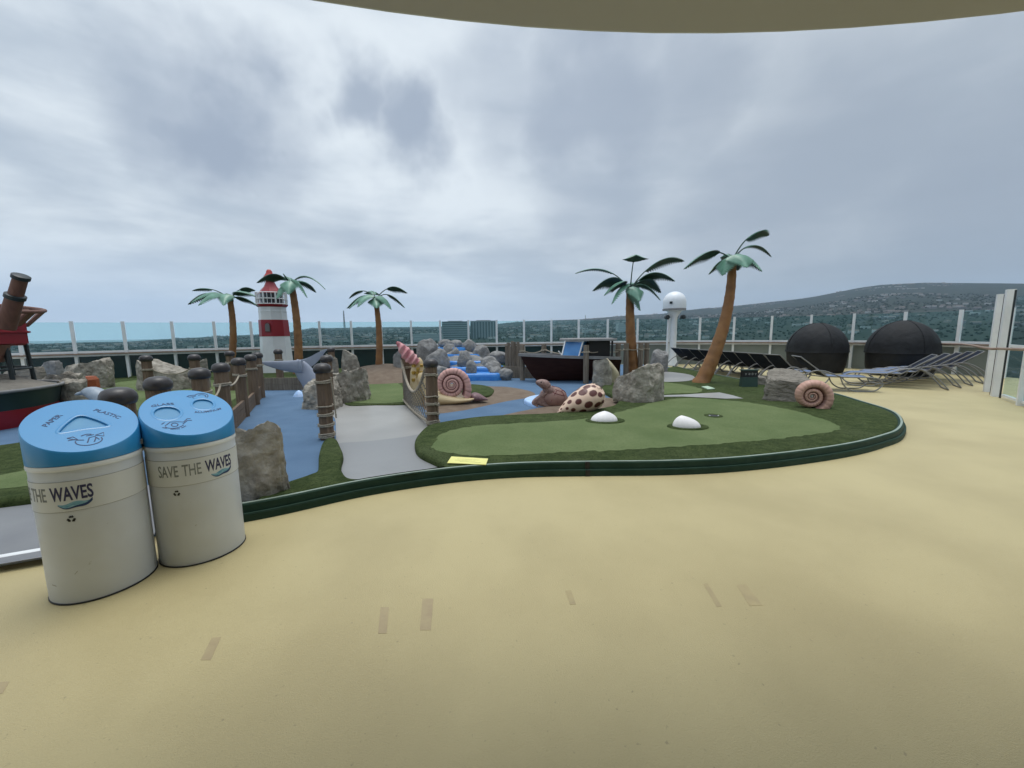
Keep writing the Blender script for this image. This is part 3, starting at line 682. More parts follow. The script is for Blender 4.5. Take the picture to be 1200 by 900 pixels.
plist = [  # cap-top pixel, coiled?, label
    ('A', 137, 454, 0, 'black capped mooring post rising just behind the bin marked PAPER'),
    ('B', 184, 441, 0, 'black capped mooring post rising just behind the bin marked GLASS'),
    ('C', 233, 431, 0, 'low looking capped post seen over the left rear rim of the GLASS bin'),
    ('D', 258, 425, 0, 'capped post over the right rear rim of the GLASS bin, rope leading left'),
    ('E', 279, 419, 0, 'nearest fully visible post of the tight pier row left of the whale tail'),
    ('F', 293, 415, 0, 'middle post of the tight pier row left of the whale tail'),
    ('G', 301, 412.6, 0, 'farthest post of the tight pier row, touching the whale fluke tip'),
    ('H', 170.5, 416, 0, 'leftmost of the far capped posts, beside a flat pale boulder'),
    ('I', 227, 415, 0, 'far capped post at the right end of the flat pale boulder'),
    ('J', 268.5, 411, 0, 'far capped post straight in front of the leftmost palm trunk'),
    ('K', 325.5, 409, 0, 'far capped post standing against the white foot of the lighthouse'),
    ('L', 377, 425.5, 1, 'coiled capped post at the left side of the grey path entrance'),
    ('M', 382, 416, 0, 'capped post just behind the coiled post left of the grey path'),
    ('N', 387.5, 407, 0, 'farthest capped post above the right fluke of the whale'),
    ('O', 504.5, 420, 1, 'coiled capped post at the right side of the grey path, holding the net'),
    ('P', 475.5, 413, 0, 'capped post at the far end of the hanging rope net')]
POST = {}
for i, (k, px, py, co, lb) in enumerate(plist):
    Y = (H - 1.22) * F / (py - hor(px)); p = A(px, py, Y)
    src = proto1 if co else proto0
    first = not src.get('used'); loc = Vector((p.x, p.y, ZB))
    if first: src['used'] = 1; src.location = loc; src['label'] = lb; o = src; o.rotation_euler.z = i * 1.3
    else: o = dup(src, loc, i * 1.3, lb)
    o['group'] = PG; POST[k] = loc
for s_ in (proto0, proto1): del s_['used']
for o in list(COL.objects):
    if 'used' in o: del o['used']
# square grey posts by the boat
protoS = post_proto('rope_post', 'x', [(.93, 2)], False, 1.16, .082, 'wood_grey')
sl = [(612, 405, 'grey rope post right beside the boat bow'), (637.5, 404, 'short looking grey post seen over the boat bow deck'),
      (687, 404, 'tall grey post in front of the boat hull, full height visible'), (705.5, 404.5, 'grey post standing behind the slim upright rock by the boat'),
      (724.5, 405, 'grey post just left of the right centre palm trunk, behind its rope'), (734, 404.5, 'brown grey post partly hidden by the right centre palm trunk'),
      (751, 405, 'grey post right of the centre palm trunk, nearer the trunk'), (758, 405, 'grey post right of the centre palm trunk, touching the grey rock')]
SP = []
for i, (px, py, lb) in enumerate(sl):
    Y = (12.2, 13.6, 12.0, 12.6, 13.2, 13.4, 13.4, 13.6)[i] if i != 0 else 13.0
    p = A(px, py, Y); loc = Vector((p.x, p.y, ZB))
    if i == 0: protoS.location = loc; protoS['label'] = lb; o = protoS
    else: o = dup(protoS, loc, i * .7, lb)
    o['group'] = 'grey rope posts around the boat'; SP.append(loc)

def rope(a, b, sag, label, rad=.016, mat='rope', group='ropes slung between posts'):
    a, b = Vector(a), Vector(b); pts = [a.lerp(b, t / 14) - Vector((0, 0, sag * 4 * (t / 14) * (1 - t / 14))) for t in range(15)]
    m = MB(); m.tube(pts, rad, 6); o = m.build('rope', mat, smooth=70); recentre(o, a); tag(o, label, 'rope', group); return o
up = Vector((0, 0, .82)); upS = Vector((0, 0, .98))
def rp(k1, k2, sag, label): 
    d = (POST[k2] - POST[k1]).normalized() * .11; rope(POST[k1] + up + d, POST[k2] + up - d, sag, label)
rp('H', 'I', .12, 'pale rope sagging in front of the flat pale boulder')
rp('C', 'D', .14, 'pale rope sagging low above the rear rim of the GLASS bin')
rp('D', 'E', .10, 'short rope from the post over the GLASS bin to the pier row')
rp('B', 'C', .12, 'rope between the two posts seen behind the GLASS bin')
rp('L', 'M', .08, 'rope running back from the coiled post left of the grey path')
rp('I', 'J', .12, 'rope from the flat boulder post towards the leftmost palm')
for i, j, s, lb in ((0, 1, .10, 'rope at the boat bow, leftmost of the ropes by the boat'), (1, 2, .12, 'rope passing behind the blue boat windscreen'), (2, 3, .06, 'short rope right of the tall grey post in front of the boat'), (3, 5, .09, 'rope from behind the slim rock to the centre palm trunk'), (5, 6, .05, 'short rope passing behind the centre palm trunk')):
    rope(SP[i] + upS, SP[j] + upS, s, lb)
a_, b_ = POST['L'] + Vector((.12, 0, .95)), POST['L'] + Vector((.15, .02, .32))
rope(a_, b_, -.02, 'loose rope end hanging straight down the coiled post left of the path', .012)

# low plank walls of the pier
def planks(a, b, z0, z1, label, n=3, mat='wood_grey'):
    a, b = Vector(a), Vector(b); m = MB(); h = (z1 - z0) / n
    for k in range(n): m.beam(Vector((a.x, a.y, z0 + h * (k + .5))), Vector((b.x, b.y, z0 + h * (k + .5))), .05 - .006 * (k % 2), h - .006)
    o = m.build('plank_wall', mat); recentre(o, (a + b) / 2 * Vector((1, 1, 0)) if False else Vector(((a.x + b.x) / 2, (a.y + b.y) / 2, 0)))
    return tag(o, label, 'plank wall', 'low plank walls on the course')
dE = Vector((.09, 0, 0))
planks(POST['C'] + dE, POST['E'] + dE * .3, ZB - .02, .40, 'low plank wall between the pier posts near the GLASS bin', 3, 'wood_post')
planks(POST['E'] + dE * .3, POST['G'], ZB - .02, .36, 'low plank wall between the tight row of pier posts', 3, 'wood_post')
p0, p1 = G(303, 457.5, ZB), G(394, 456, ZB); p0.y = p1.y = 11.35
planks(p0, p1, ZB - .02, .42, 'grey plank wall behind the whale tail at the end of the blue pool', 2)
p0, p1 = A(588, 440, 13.7), A(632, 440, 13.5)
planks(p0, p1, ZB - .02, .46, 'grey plank wall between the waterfall rocks and the boat bow', 2)
p0, p1 = A(594, 440, 14.4), A(612, 440, 14.3)
m = MB()
for k in range(9):
    q = p0.lerp(p1, k / 8); hh = 1.22 - .28 * abs(k / 8 - .45) + .1 * math.sin(k * 2.3); m.box((q.x, q.y + .03 * math.sin(k * 3), ZB + hh / 2), (.105, .10, hh), Matrix.Rotation(k * .5, 3, 'Z'))
o = m.build('stump_fence', 'wood_grey', smooth=20); recentre(o, (p0.x, p0.y, 0)); tag(o, 'clump of upright pale wooden stakes right of the waterfall rocks', 'stakes')

# rope net
a, b = POST['O'], POST['P']; net = thing('rope_net', 'dark diagonal rope net hanging between two capped posts beside the grey path', 'net', (a.x, a.y, ZB))
side = Vector((-.10, 0, 0))
def toprope(t): return a.lerp(b, t) + side + Vector((0, 0, .98 - .62 * (4 * t * (1 - t)) * (.75 + .25 * t)))
def botrope(t): return a.lerp(b, t) + side + Vector((0, 0, .09 - .05 * 4 * t * (1 - t)))
m = MB(); m.tube([toprope(t / 20) for t in range(21)], .028, 8); m.build('head_rope', 'rope', net, smooth=60)
m = MB(); m.tube([botrope(t / 20) for t in range(21)], .026, 8); m.build('foot_rope', 'rope', net, smooth=60)
m = MB(); NN = 14
for k in range(-5, NN):
    for sgn in (1, -1):
        pts = []
        for j in range(9):
            s_ = j / 8; t = (k + (5 * s_ if sgn > 0 else 5 * (1 - s_))) / NN
            if 0.0 <= t <= 1.0: pts.append(botrope(t).lerp(toprope(t), s_))
        if len(pts) > 1: m.tube(pts, 0.0085 if sgn > 0 else .004, 4, caps=False)
m.build('mesh', 'rope_dark', net)

# ------------------------------------------------------------------ boulders
def rock_mesh(seed, size, cuts=14, rough=.16, sub=4, flat=.25, boxy=True):
    rr = random.Random(seed); bm = bmesh.new(); bmesh.ops.create_icosphere(bm, subdivisions=sub, radius=1)
    pl = [(Vector((rr.gauss(0, 1), rr.gauss(0, 1), rr.gauss(0, 1))).normalized(), rr.uniform(.55, .80) if boxy else rr.uniform(.78, .95)) for _ in range(cuts + 5)]
    if boxy: pl = [(Vector((n.x, n.y, abs(n.z) * .16)).normalized(), .66 + d * .20) for n, d in pl] + [(Vector((rr.uniform(-.3, .3), rr.uniform(-.3, .3), 1)).normalized(), rr.uniform(.60, .70))]
    off = Vector((seed * 3.1, seed * 1.7, seed * .9))
    for v in bm.verts:
        p = v.co.copy(); p /= (abs(p.x) ** 5 + abs(p.y) ** 5 + abs(p.z) ** 5) ** .2 if boxy else 1
        if boxy: p *= .92
        for n, d in pl:
            e = p.dot(n) - d
            if e > 0: p -= n * e * .97
        q = p.normalized()
        k = 1 + rough * (mn.fractal(q * 1.7 + off, 1.0, 2.0, 5) * .6) + rough * .20 * (abs(mn.noise(q * 4.5 + off)) - .25) + rough * .14 * mn.noise(q * 13 + off) + rough * .12 * mn.noise(q * 30 + off) + rough * .07 * mn.noise(q * 70 + off)
        v.co = p * k
    xs = [v.co.x for v in bm.verts]; ys = [v.co.y for v in bm.verts]; zs = [v.co.z for v in bm.verts]
    z0 = min(zs) + (max(zs) - min(zs)) * flat
    for v in bm.verts:
        v.co.x = ((v.co.x - min(xs)) / (max(xs) - min(xs)) - .5) * size[0]
        v.co.y = ((v.co.y - min(ys)) / (max(ys) - min(ys)) - .5) * size[1]
        v.co.z = (v.co.z - z0) / (max(zs) - z0) * size[2]
        if v.co.z < -.03: v.co.z = -.03
    me = bpy.data.meshes.new('rock'); bm.to_mesh(me); bm.free(); me.shade_smooth(); me.set_sharp_from_angle(angle=R(38)); return me
nrock = [0]
def rock(l, r, t, bpx, label, mat='rock', zb=ZB, Y=None, dr=.8, cuts=14, rough=.2, group=None, sub=4, rz=0, name='boulder', boxy=True, sink=0.0):
    nrock[0] += 1; c = (l + r) / 2
    if Y is None: Y = G(c, bpx, zb).y
    for _ in range(3):
        w = (A(r, bpx, Yc).x - A(l, bpx, Yc).x) if _ else (r - l) / F * Y
        d = w * dr; Yc = Y + d * .42
    zb = zb if not sink else max(ZB, A(c, bpx, Yc).z - sink)
    h = A(c, t, Yc).z - zb
    me = rock_mesh(nrock[0] * 7 + 3, (w, d, h), cuts, rough, sub, .42 if not sink else .12, boxy); me.materials.append(MT[mat]); me.name = name
    o = bpy.data.objects.new(name, me); COL.objects.link(o); p = A(c, bpx, Yc); o.location = (p.x, p.y, zb); o.rotation_euler.z = rz
    return tag(o, label, 'rock', group)
rock(267, 341, 491, 598, 'large rough grey brown boulder standing right beside the GLASS bin', 'rock', Y=3.55, zb=ZB, dr=.55, cuts=9, rough=.26, sub=5)
rock(355, 402, 441, 480, 'craggy pale boulder behind the coiled post left of the grey path', 'rock', rough=.34, sub=5, cuts=10)
rock(388, 433, 431, 473, 'grooved grey boulder at the left rear corner of the grey path', 'rock', rough=.34, sub=5, dr=.9, cuts=9)
rock(401, 424, 409.5, 432, 'squarish upright grey boulder left of the middle palm', 'rock', Y=13.4, zb=.2, dr=.8, cuts=10, rough=.14)
rock(383, 398, 414, 440, 'small dark boulder behind the whale fluke', 'rock_brown', Y=12.6, zb=.1)
rock(717, 780, 425, 471.5, 'big angular pale grey boulder in front of the centre palm', 'rock', zb=ZT, dr=.75, cuts=9, rough=.22, sub=5)
rock(692, 717, 419.5, 455, 'slim upright grey rock left of the big angular boulder', 'rock', dr=.6, cuts=8, rough=.15)
rock(761, 783, 409, 434, 'grey boulder at the foot of the white radome column', 'rock_grey', Y=14.2, dr=.8, cuts=9)
rock(892, 951, 432.5, 470.5, 'wide dark layered boulder behind the tan spiral shell', 'rock_brown', zb=ZT, dr=.6, cuts=10, rough=.2, sub=5)
rock(884, 899, 440, 453, 'small brown rock between the green sign box and the layered boulder', 'rock_brown', zb=ZT, Y=10.6, dr=.7)
# left side
rock(74, 132, 419, 444.5, 'longest pale boulder by the far rail on the left', 'rock', Y=11.8, dr=.5, cuts=10, rough=.2, sub=5)
rock(48, 76, 422, 439, 'small grey boulder left of the longest far boulder', 'rock_grey', Y=12.2, dr=.6)
rock(3, 52, 429, 440, 'low flat boulder behind the legs of the buoy', 'rock_brown', Y=10.2, dr=.6, rough=.12)
rock(46, 100, 434.5, 450, 'pale crumpled boulder right of the buoy deck', 'rock', Y=9.0, dr=.6, rough=.3)
rock(72, 103, 443, 470, 'grey boulder with a dark top beside the buoy hull', 'rock', Y=8.0, dr=.8, rough=.25)
rock(163, 221, 420.5, 443, 'flat pale boulder between two far capped posts', 'rock', Y=11.2, dr=.5, cuts=8, rough=.12, sub=5)
rock(228, 246, 420, 442, 'darker boulder behind the far post at the flat boulder end', 'rock_brown', Y=11.6, dr=.7)
rock(461, 482, 411, 431, 'dark grey boulder behind the net post and pink conch', 'rock_grey', Y=13.6, dr=.8, cuts=6, rough=.12)
# waterfall rocks
W = 'grey boulders around the blue waterfall'
for (l, r, t, bb, Y, lb) in [
    (488, 515, 396.5, 424, 15.0, 'tallest rear boulder at the left of the waterfall'), (499, 528, 408, 436, 13.6, 'big round boulder front left of the waterfall, with a dark hollow'),
    (518, 536, 402.5, 418, 15.4, 'rear boulder between the blue pools at the top'), (528.5, 539, 407, 420, 14.9, 'small boulder left of the waterfall centre'),
    (536, 555, 410.5, 430, 14.0, 'round boulder in the middle of the waterfall'), (546, 559, 421.5, 437.5, 13.2, 'small round boulder standing on the lowest blue step'),
    (541, 559, 397.5, 411, 15.6, 'rear right boulder at the top of the waterfall'), (553, 574, 404, 421, 14.9, 'tilted boulder right of the waterfall top'),
    (562, 584, 417, 430, 14.1, 'boulder at the right bank, third from the lowest step'), (567, 588, 422.5, 436.5, 13.7, 'round boulder at the right bank, second from the lowest step'),
    (573, 590, 429, 441, 13.3, 'boulder at the right end of the lowest blue step'), (584, 601.5, 431, 446, 12.95, 'lowest front boulder at the right foot of the waterfall'),
    (571, 595, 411, 422, 14.8, 'flat topped pale boulder right behind the right bank'), (513, 530, 397.5, 404, 16.0, 'rear flat boulder at the very top left of the waterfall'),
    (526, 543, 398, 404, 16.1, 'rear flat boulder at the very top centre of the waterfall'), (504, 528, 428, 447, 13.3, 'low pinkish boulder behind the snail shell')]:
    rock(l, r, t, bb, lb, 'rock_grey', zb=ZB, Y=Y, dr=.85, cuts=6, rough=.14, group=W, boxy=False, sink=.12)
wf = thing('waterfall', 'stepped bright blue painted waterfall between grey boulders', 'waterfall', (A(550, 440, 13.5).x, 13.5, ZB))
def step(l, r, Y0, Y1, z0, z1, name='pool_step'):
    x0, x1 = A(l, 440, Y0).x, A(r, 440, Y0).x; P = [(x0, Y0 + .03), ((x0 + x1) / 2, Y0 - .05), (x1, Y0 + .03), (x1 + .05, Y1), (x0 - .05, Y1)]
    m = MB(); m.slab(smooth_loop([Vector((p[0], p[1], 0)) for p in P], 4), z0, z1, .05); m.build(name, 'cascade_blue', wf, smooth=50)
P = smooth_loop([(A(494, 440, 15).x, 15.2, 0), (A(500, 440, 14).x, 14.2, 0), (A(530, 440, 13.4).x, 13.55, 0), (A(560, 440, 13.4).x, 13.6, 0), (A(590, 440, 13.3).x, 13.4, 0), (A(598, 440, 14).x, 14.3, 0), (A(588, 440, 16).x, 16.2, 0), (A(560, 440, 17).x, 17, 0), (A(500, 440, 17).x, 17, 0)], 4)
m = MB()
Kp = len(P); cpt = Vector((A(535, 440, 15.8).x, 15.8, 0))
for r_ in range(7):
    for v in P:
        q = v.lerp(cpt, r_ / 6 * .97); m.v.append(Vector((q.x, q.y, ZB - .02 + .92 * math.sin(r_ / 6 * PI / 2) ** .9 + .06 * mn.noise(q * 3))))
for r_ in range(6):
    for k in range(Kp): m.face((r_ * Kp + k, r_ * Kp + (k + 1) % Kp, (r_ + 1) * Kp + (k + 1) % Kp, (r_ + 1) * Kp + k))
m.face([6 * Kp + k for k in range(Kp)]); m.build('rock_bank', 'rock_grey', wf, smooth=60)
step(534, 588, 13.05, 14.6, ZB - .01, .29); step(530, 584, 13.75, 14.7, .2, .44); step(522, 572, 14.3, 15.4, .3, .62); step(524, 566, 14.9, 16.2, .4, .84); step(510, 546, 15.5, 16.8, .5, 1.06)

# ------------------------------------------------------------------ lighthouse
p = A(325.5, 432, 16.2); lh = thing('lighthouse', 'red and white striped model lighthouse with balcony behind the whale tail', 'lighthouse', (p.x, p.y, ZB))
s = 16.2 / F * .84
def zl(py): return A(324.5, py, 16.2).z
def oct_(prof, name, mat, n=8, sm=20):
    m = MB(); m.lathe(prof, n, (p.x, p.y, 0), a0=PI / 8); return m.build(name, mat, lh, smooth=sm)
oct_([(21.5 * s, ZB), (19.6 * s, zl(420)), (18.2 * s, zl(394))], 'lower_wall', 'white_paint')
oct_([(18.6 * s, zl(394)), (18.0 * s, zl(375))], 'red_band', 'red_paint')
oct_([(17.2 * s, zl(375)), (16.9 * s, zl(366)), (17.3 * s, zl(365.8)), (17.3 * s, zl(364.8)), (16.8 * s, zl(364.6)), (16.8 * s, zl(360))], 'upper_wall', 'white_paint')
oct_([(17.2 * s, zl(360)), (19 * s, zl(358.5)), (19.4 * s, zl(357.2)), (19 * s, zl(356.8))], 'balcony_floor', 'red_paint')
oct_([(14.5 * s, zl(356.8)), (14.5 * s, zl(344))], 'lantern_room', 'window_dark')
oct_([(15 * s, zl(344)), (12 * s, zl(340)), (8 * s, zl(336)), (5.6 * s, zl(331))], 'lower_roof', 'red_paint')
oct_([(5.4 * s, zl(331)), (5.4 * s, zl(327.2))], 'cupola', 'red_paint')
oct_([(8.3 * s, zl(327)), (8.0 * s, zl(325.4)), (5.4 * s, zl(322)), (4.0 * s, zl(320)), (3.4 * s, zl(317.5)), (1.8 * s, zl(315.8)), (.2 * s, zl(315.4))], 'cupola_roof', 'roof_red', 20, 60)
m = MB(); n = 24
for zz in (356.5, 350.5, 343.4): m.tube([Vector((p.x + 18.6 * s * math.cos(2 * PI * k / n), p.y + 18.6 * s * math.sin(2 * PI * k / n), zl(zz))) for k in range(n)], .018, 5, closed=True)
for k in range(n): m.tube([Vector((p.x + 18.6 * s * math.cos(2 * PI * k / n), p.y + 18.6 * s * math.sin(2 * PI * k / n), z)) for z in (zl(356.8), zl(343.2))], .011 if k % 3 else .034, 5)
m.build('balcony_railing', 'white_paint', lh)
cz = zl(384); wv = []
d8 = Vector((-p.x, -p.y, 0)).normalized(); sd8 = Vector((d8.y, -d8.x, 0)) * -1
yv = 17.0 * s
m = MB(); fcen = Vector((p.x, p.y, cz)) + Vector((0.06, -17.4 * s, 0)) + Vector((.0, -.02, 0))
arch = [(-3, -5), (3, -5), (3, 2.5), (2.2, 4.6), (0, 5.6), (-2.2, 4.6), (-3, 2.5)]
for k_, dd_, mt in ((1.25, .0, 'maroon'), (1.0, -.02, 'window_grey')):
    m = MB(); q = m.add([fcen + Vector((u * s * k_, dd_, w * s * k_)) for u, w in arch] + [fcen + Vector((u * s * k_, dd_ + .12, w * s * k_)) for u, w in arch])
    m.face([q + i for i in range(7)]); m.face([q + 7 + i for i in reversed(range(7))])
    for i in range(7): m.face((q + (i + 1) % 7, q + i, q + 7 + i, q + 7 + (i + 1) % 7))
    m.build('window' if dd_ else 'window_surround', mt, lh)

# ------------------------------------------------------------------ palms
def frond(root, crown, tip, arch=.35, w=.2, roll=0.0, start=.22, teeth=24, tilt=0.0):
    P0 = Vector(crown); P2 = P0 + Vector(tip); L_ = Vector(tip).length
    P1 = P0 + Vector(tip) * .42 + Vector((0, 0, arch * L_))
    n = teeth * 2; pts = []
    for i in range(n + 1):
        t = i / n; pts.append((P0 * (1 - t) ** 2 + P1 * 2 * t * (1 - t) + P2 * t * t, (P1 - P0) * 2 * (1 - t) + (P2 - P1) * 2 * t))
    m = MB(); rows = []
    hz = Vector((tip[0], tip[1], 0)); hz = hz.normalized() if hz.length > .05 else Vector((0, -1, 0))
    for i, (p_, tg) in enumerate(pts):
        t = i / n; tg = tg.normalized(); side = Vector((hz.y, -hz.x, 0)); side = Matrix.Rotation(roll, 3, tg) @ side
        side = (side - tg * side.dot(tg)).normalized(); upv = side.cross(tg).normalized()
        if upv.z < 0 and abs(roll) < 1.2: upv = -upv
        u = (t - start) / (1 - start)
        ww = 0.012 if u <= 0 else 1.42 * w * (max(0, math.sin(PI * min(1, u * .985 + .015) ** .70)) ** .70) * (1 - .10 * u) + .006
        if u > 0 and i % 2: ww *= .48
        sh = side * ww; dr = upv * (-ww * .42); lead = tg * (ww * .25 if u > 0 else 0)
        mid = p_ + upv * .012; bmid = p_ - upv * .012
        rows.append([m.add([p_ + sh + dr + lead])] + [m.add([mid + sh * .5 + dr * .35])] + [m.add([mid])] + [m.add([mid - sh * .5 + dr * .35])] + [m.add([p_ - sh + dr + lead])]
                    + [m.add([p_ + sh + dr + lead - upv * .004])] + [m.add([bmid + sh * .5 + dr * .4])] + [m.add([bmid])] + [m.add([bmid - sh * .5 + dr * .4])] + [m.add([p_ - sh + dr + lead - upv * .004])])
    for a, b in zip(rows, rows[1:]):
        for k in range(4): m.face((a[k], a[k + 1], b[k + 1], b[k]), 0); m.face((a[k + 6], a[k + 5], b[k + 5], b[k + 6]), 1)
        m.face((a[0], b[0], b[5], a[5]), 1); m.face((a[4], a[9], b[9], b[4]), 1)
    m.tube([q for q, _ in pts[:int(n * .75)]], [.022 * (1 - .7 * i / n) for i in range(int(n * .75))], 6, mi=1)
    return m.build('frond', ['leaf_top_lit', 'leaf_under_shaded'], root, smooth=40)
def palm(px, Y, base, top, wb, wt, fr, label, bend=0, zb=ZB):
    """base / top: trunk centre pixels; wb, wt: trunk widths in px; fr: fronds as tip offsets in px (right, up) plus depth in m"""
    s = Y / F; b = A(base[0], base[1], Y); t = A(top[0], top[1], Y)
    root = thing('palm_tree', label, 'palm tree', (b.x, Y, min(b.z, zb)), 0, 'model palm trees with metal fronds')
    mid = b.lerp(t, .5) + Vector((bend * s, 0, 0)); N = 45; pts = []; rad = []
    pts.append(b + (b - mid).normalized() * .18); rad.append(wb * s / 2 * 1.12)
    for i in range(N + 1):
        u = i / N; q = b * (1 - u) ** 2 + (2 * mid - (b + t) / 2) * 2 * u * (1 - u) + t * u * u
        pts.append(q); rad.append((wb + (wt - wb) * u ** .8) * s / 2 * (1 + (.05 if i % 4 == 0 else -.015)) * (1.12 if i == 0 else 1))
    m = MB(); m.tube(pts, rad, 16); m.build('trunk', 'trunk', root, smooth=50)
    m = MB(); m.lathe([(wt * s * .35, -.10), (wt * s * .62, -.02), (wt * s * .55, .06), (wt * s * .2, .12)], 12, t); m.build('crown_boss', 'leaf_under_shaded', root, smooth=50)
    for f in fr:
        dx, dz, dy, arch, w = f[:5]; roll = f[5] if len(f) > 5 else 0; st = f[6] if len(f) > 6 else .22
        frond(root, t + Vector((0, 0, .03)), (dx * s, dy, dz * s), arch, w, roll, st)
    return root
palm(269, 14.2, (269, 436), (269.5, 352), 8.5, 6, [(-47, 11, .2, .28, .10, .3, .5), (-41, -6, -.3, .42, .17, .4), (-22, -6, -.9, .5, .17), (-9, -9, -1.1, .5, .22), (38, 2, -.4, .34, .17, -.3), (25, -7, .3, .4, .15, -.4), (13, -9, -.9, .55, .19, 0), (22, 11, .4, .5, .14, -.5, .45), (4, 12, 1.0, .3, .16)],
     'small palm at the left with two upswept fronds, left of the lighthouse', 4)
palm(343, 15.3, (349.5, 436), (341.5, 334), 10, 7, [(-30, 0, -.5, .55, .24, .4), (-6, -18, -.7, .45, .22), (9, -14, -.8, .55, .24), (20, -16, -.2, .75, .20, -.4), (37, -6, .1, .62, .07, -.2, .15), (-18, 10, .6, .3, .22), (-5, 11, -.2, .1, .05), (10, -6, 1.2, .4, .2)],
     'palm standing directly in front of the lighthouse right side', 3)
palm(443, 14.2, (444, 431), (440.5, 352.5), 8.5, 5.5, [(-36, 3, .4, .5, .07, .3, .5), (-30, -10, -.3, .48, .17, .4), (-22, -11, -.7, .5, .18, .2), (-9, -10, -1.0, .5, .17), (8, -11, -.7, .4, .2), (22, -12, -.5, .55, .2, -.2), (31, -9, .2, .6, .10, -.4, .45), (34, 8, .3, .55, .15, -.5, .4), (-14, 9, .6, .5, .2)],
     'middle palm on the brown mound, behind the squarish upright boulder', 2, .45)
palm(740, 13.6, (743.5, 440), (738.5, 341), 14, 8.5, [(-61, 21, .4, .42, .09, .2, .35), (-42, 0, .2, .58, .25, .5), (-33, -7, -.4, .6, .26, .4), (-26, -17, -.6, .6, .20, .3), (2, -15, -.85, .5, .22), (9, -24, -.3, .5, .24), (65, 33, .3, .40, .20, -.55, .3), (47, 8, -.3, .55, .24, -.35), (38, -3, .2, .60, .22, -.5), (30, -13, -.4, .6, .10, -.4), (-2, 34, -.75, .62, .30, 0, .52), (18, -6, 1.4, .5, .22)],
     'bushy dark palm right of the boat, with one cup shaped frond on top', -2)
palm(840, 11.3, (822, 448), (858, 307), 17.5, 8.5, [(-53, -8, .1, .52, .21, .40, .3), (-21, -19, -.5, .62, .27, .2), (-3, -13, -.85, .55, .26), (22, -15, -.5, .62, .27, -.2), (14, -9, .3, .4, .16), (50, 31, .4, .46, .17, -.55, .4), (60, 8, .6, .46, .07, -.2, .3), (-16, -12, .5, .5, .16), (8, 6, .9, .4, .12)],
     'tall curved leaning palm in front of the sun loungers', 9, .12)

# ------------------------------------------------------------------ props of the course
def loft(mb, secs, n=16, mi=0, power=1.0):
    """secs: (centre, half axis u, half axis w) -> closed elliptical loft"""
    base = len(mb.v)
    for c, u, w in secs:
        for k in range(n):
            a = 2 * PI * k / n; mb.v.append(Vector(c) + Vector(u) * math.cos(a) + Vector(w) * math.sin(a))
    for i in range(len(secs) - 1):
        for k in range(n): a = base + i * n + k; b = base + i * n + (k + 1) % n; mb.face((a, b, b + n, a + n), mi)
    mb.face([base + k for k in reversed(range(n))], mi); q = base + (len(secs) - 1) * n; mb.face([q + k for k in range(n)], mi)
def resec(secs, sub=4):
    C = smooth_line([Vector(s[0]) for s in secs], sub); U = smooth_line([Vector(s[1]) for s in secs], sub); W = smooth_line([Vector(s[2]) for s in secs], sub)
    return list(zip(C, U, W))

# whale tail
Yw = 10.7; s = Yw / F
wh = thing('whale_tail', 'blue grey whale tail with two flukes rising from the blue pool', 'whale tail', (A(362, 462, Yw).x, Yw, ZB))
m = MB()
loft(m, resec([(A(372, 470, Yw), (13 * s, 0, 0), (0, 9 * s, 0)), (A(370, 458, Yw), (12.5 * s, 0, 1 * s), (0, 8 * s, 0)), (A(364.5, 447, Yw), (11 * s, 0, 3 * s), (0, 6.5 * s, 0)), (A(358, 438, Yw), (9.5 * s, 0, 5 * s), (0, 5 * s, 0)), (A(351, 429, Yw), (6.5 * s, 0, 5.5 * s), (0, 3.6 * s, 0)), (A(346, 424, Yw), (2.5 * s, 0, 3.0 * s), (0, 1.6 * s, 0))]), 20)
m.build('stem', 'whale_grey', wh, smooth=60)
for nm, S_ in (('l', [((354, 429), 7.5, 0), ((345, 429.5), 7.2, .05), ((334, 428.8), 6.0, .0), ((322, 427.5), 4.2, -.1), ((312, 426), 2.2, -.2), ((306, 425), .4, -.25)]),
               ('r', [((350, 428), 6, 0), ((357, 427), 6.5, .15), ((365, 423.5), 6.2, .4), ((372, 418.5), 5.2, .7), ((378, 413.5), 3.0, .95), ((383, 409.5), .5, 1.1)])):
    m = MB(); loft(m, resec([(A(q[0], q[1], Yw - .12 + dy), (0, -.06 * hh * s, hh * s), (0, .30 * hh * s, .02)) for q, hh, dy in S_]), 16); m.build('fluke', 'whale_grey', wh, smooth=70)
c = G(350.5, 464.5, ZB); m = MB(); m.lathe([(.15, 0), (.13, .05), (.07, .12), (.01, .16)], 16, c, sx=1, sy=.7); o = m.build('water_splash', 'splash', smooth=60); recentre(o, c)
tag(o, 'small light blue splash drop on the pool floor at the whale tail foot', 'splash')

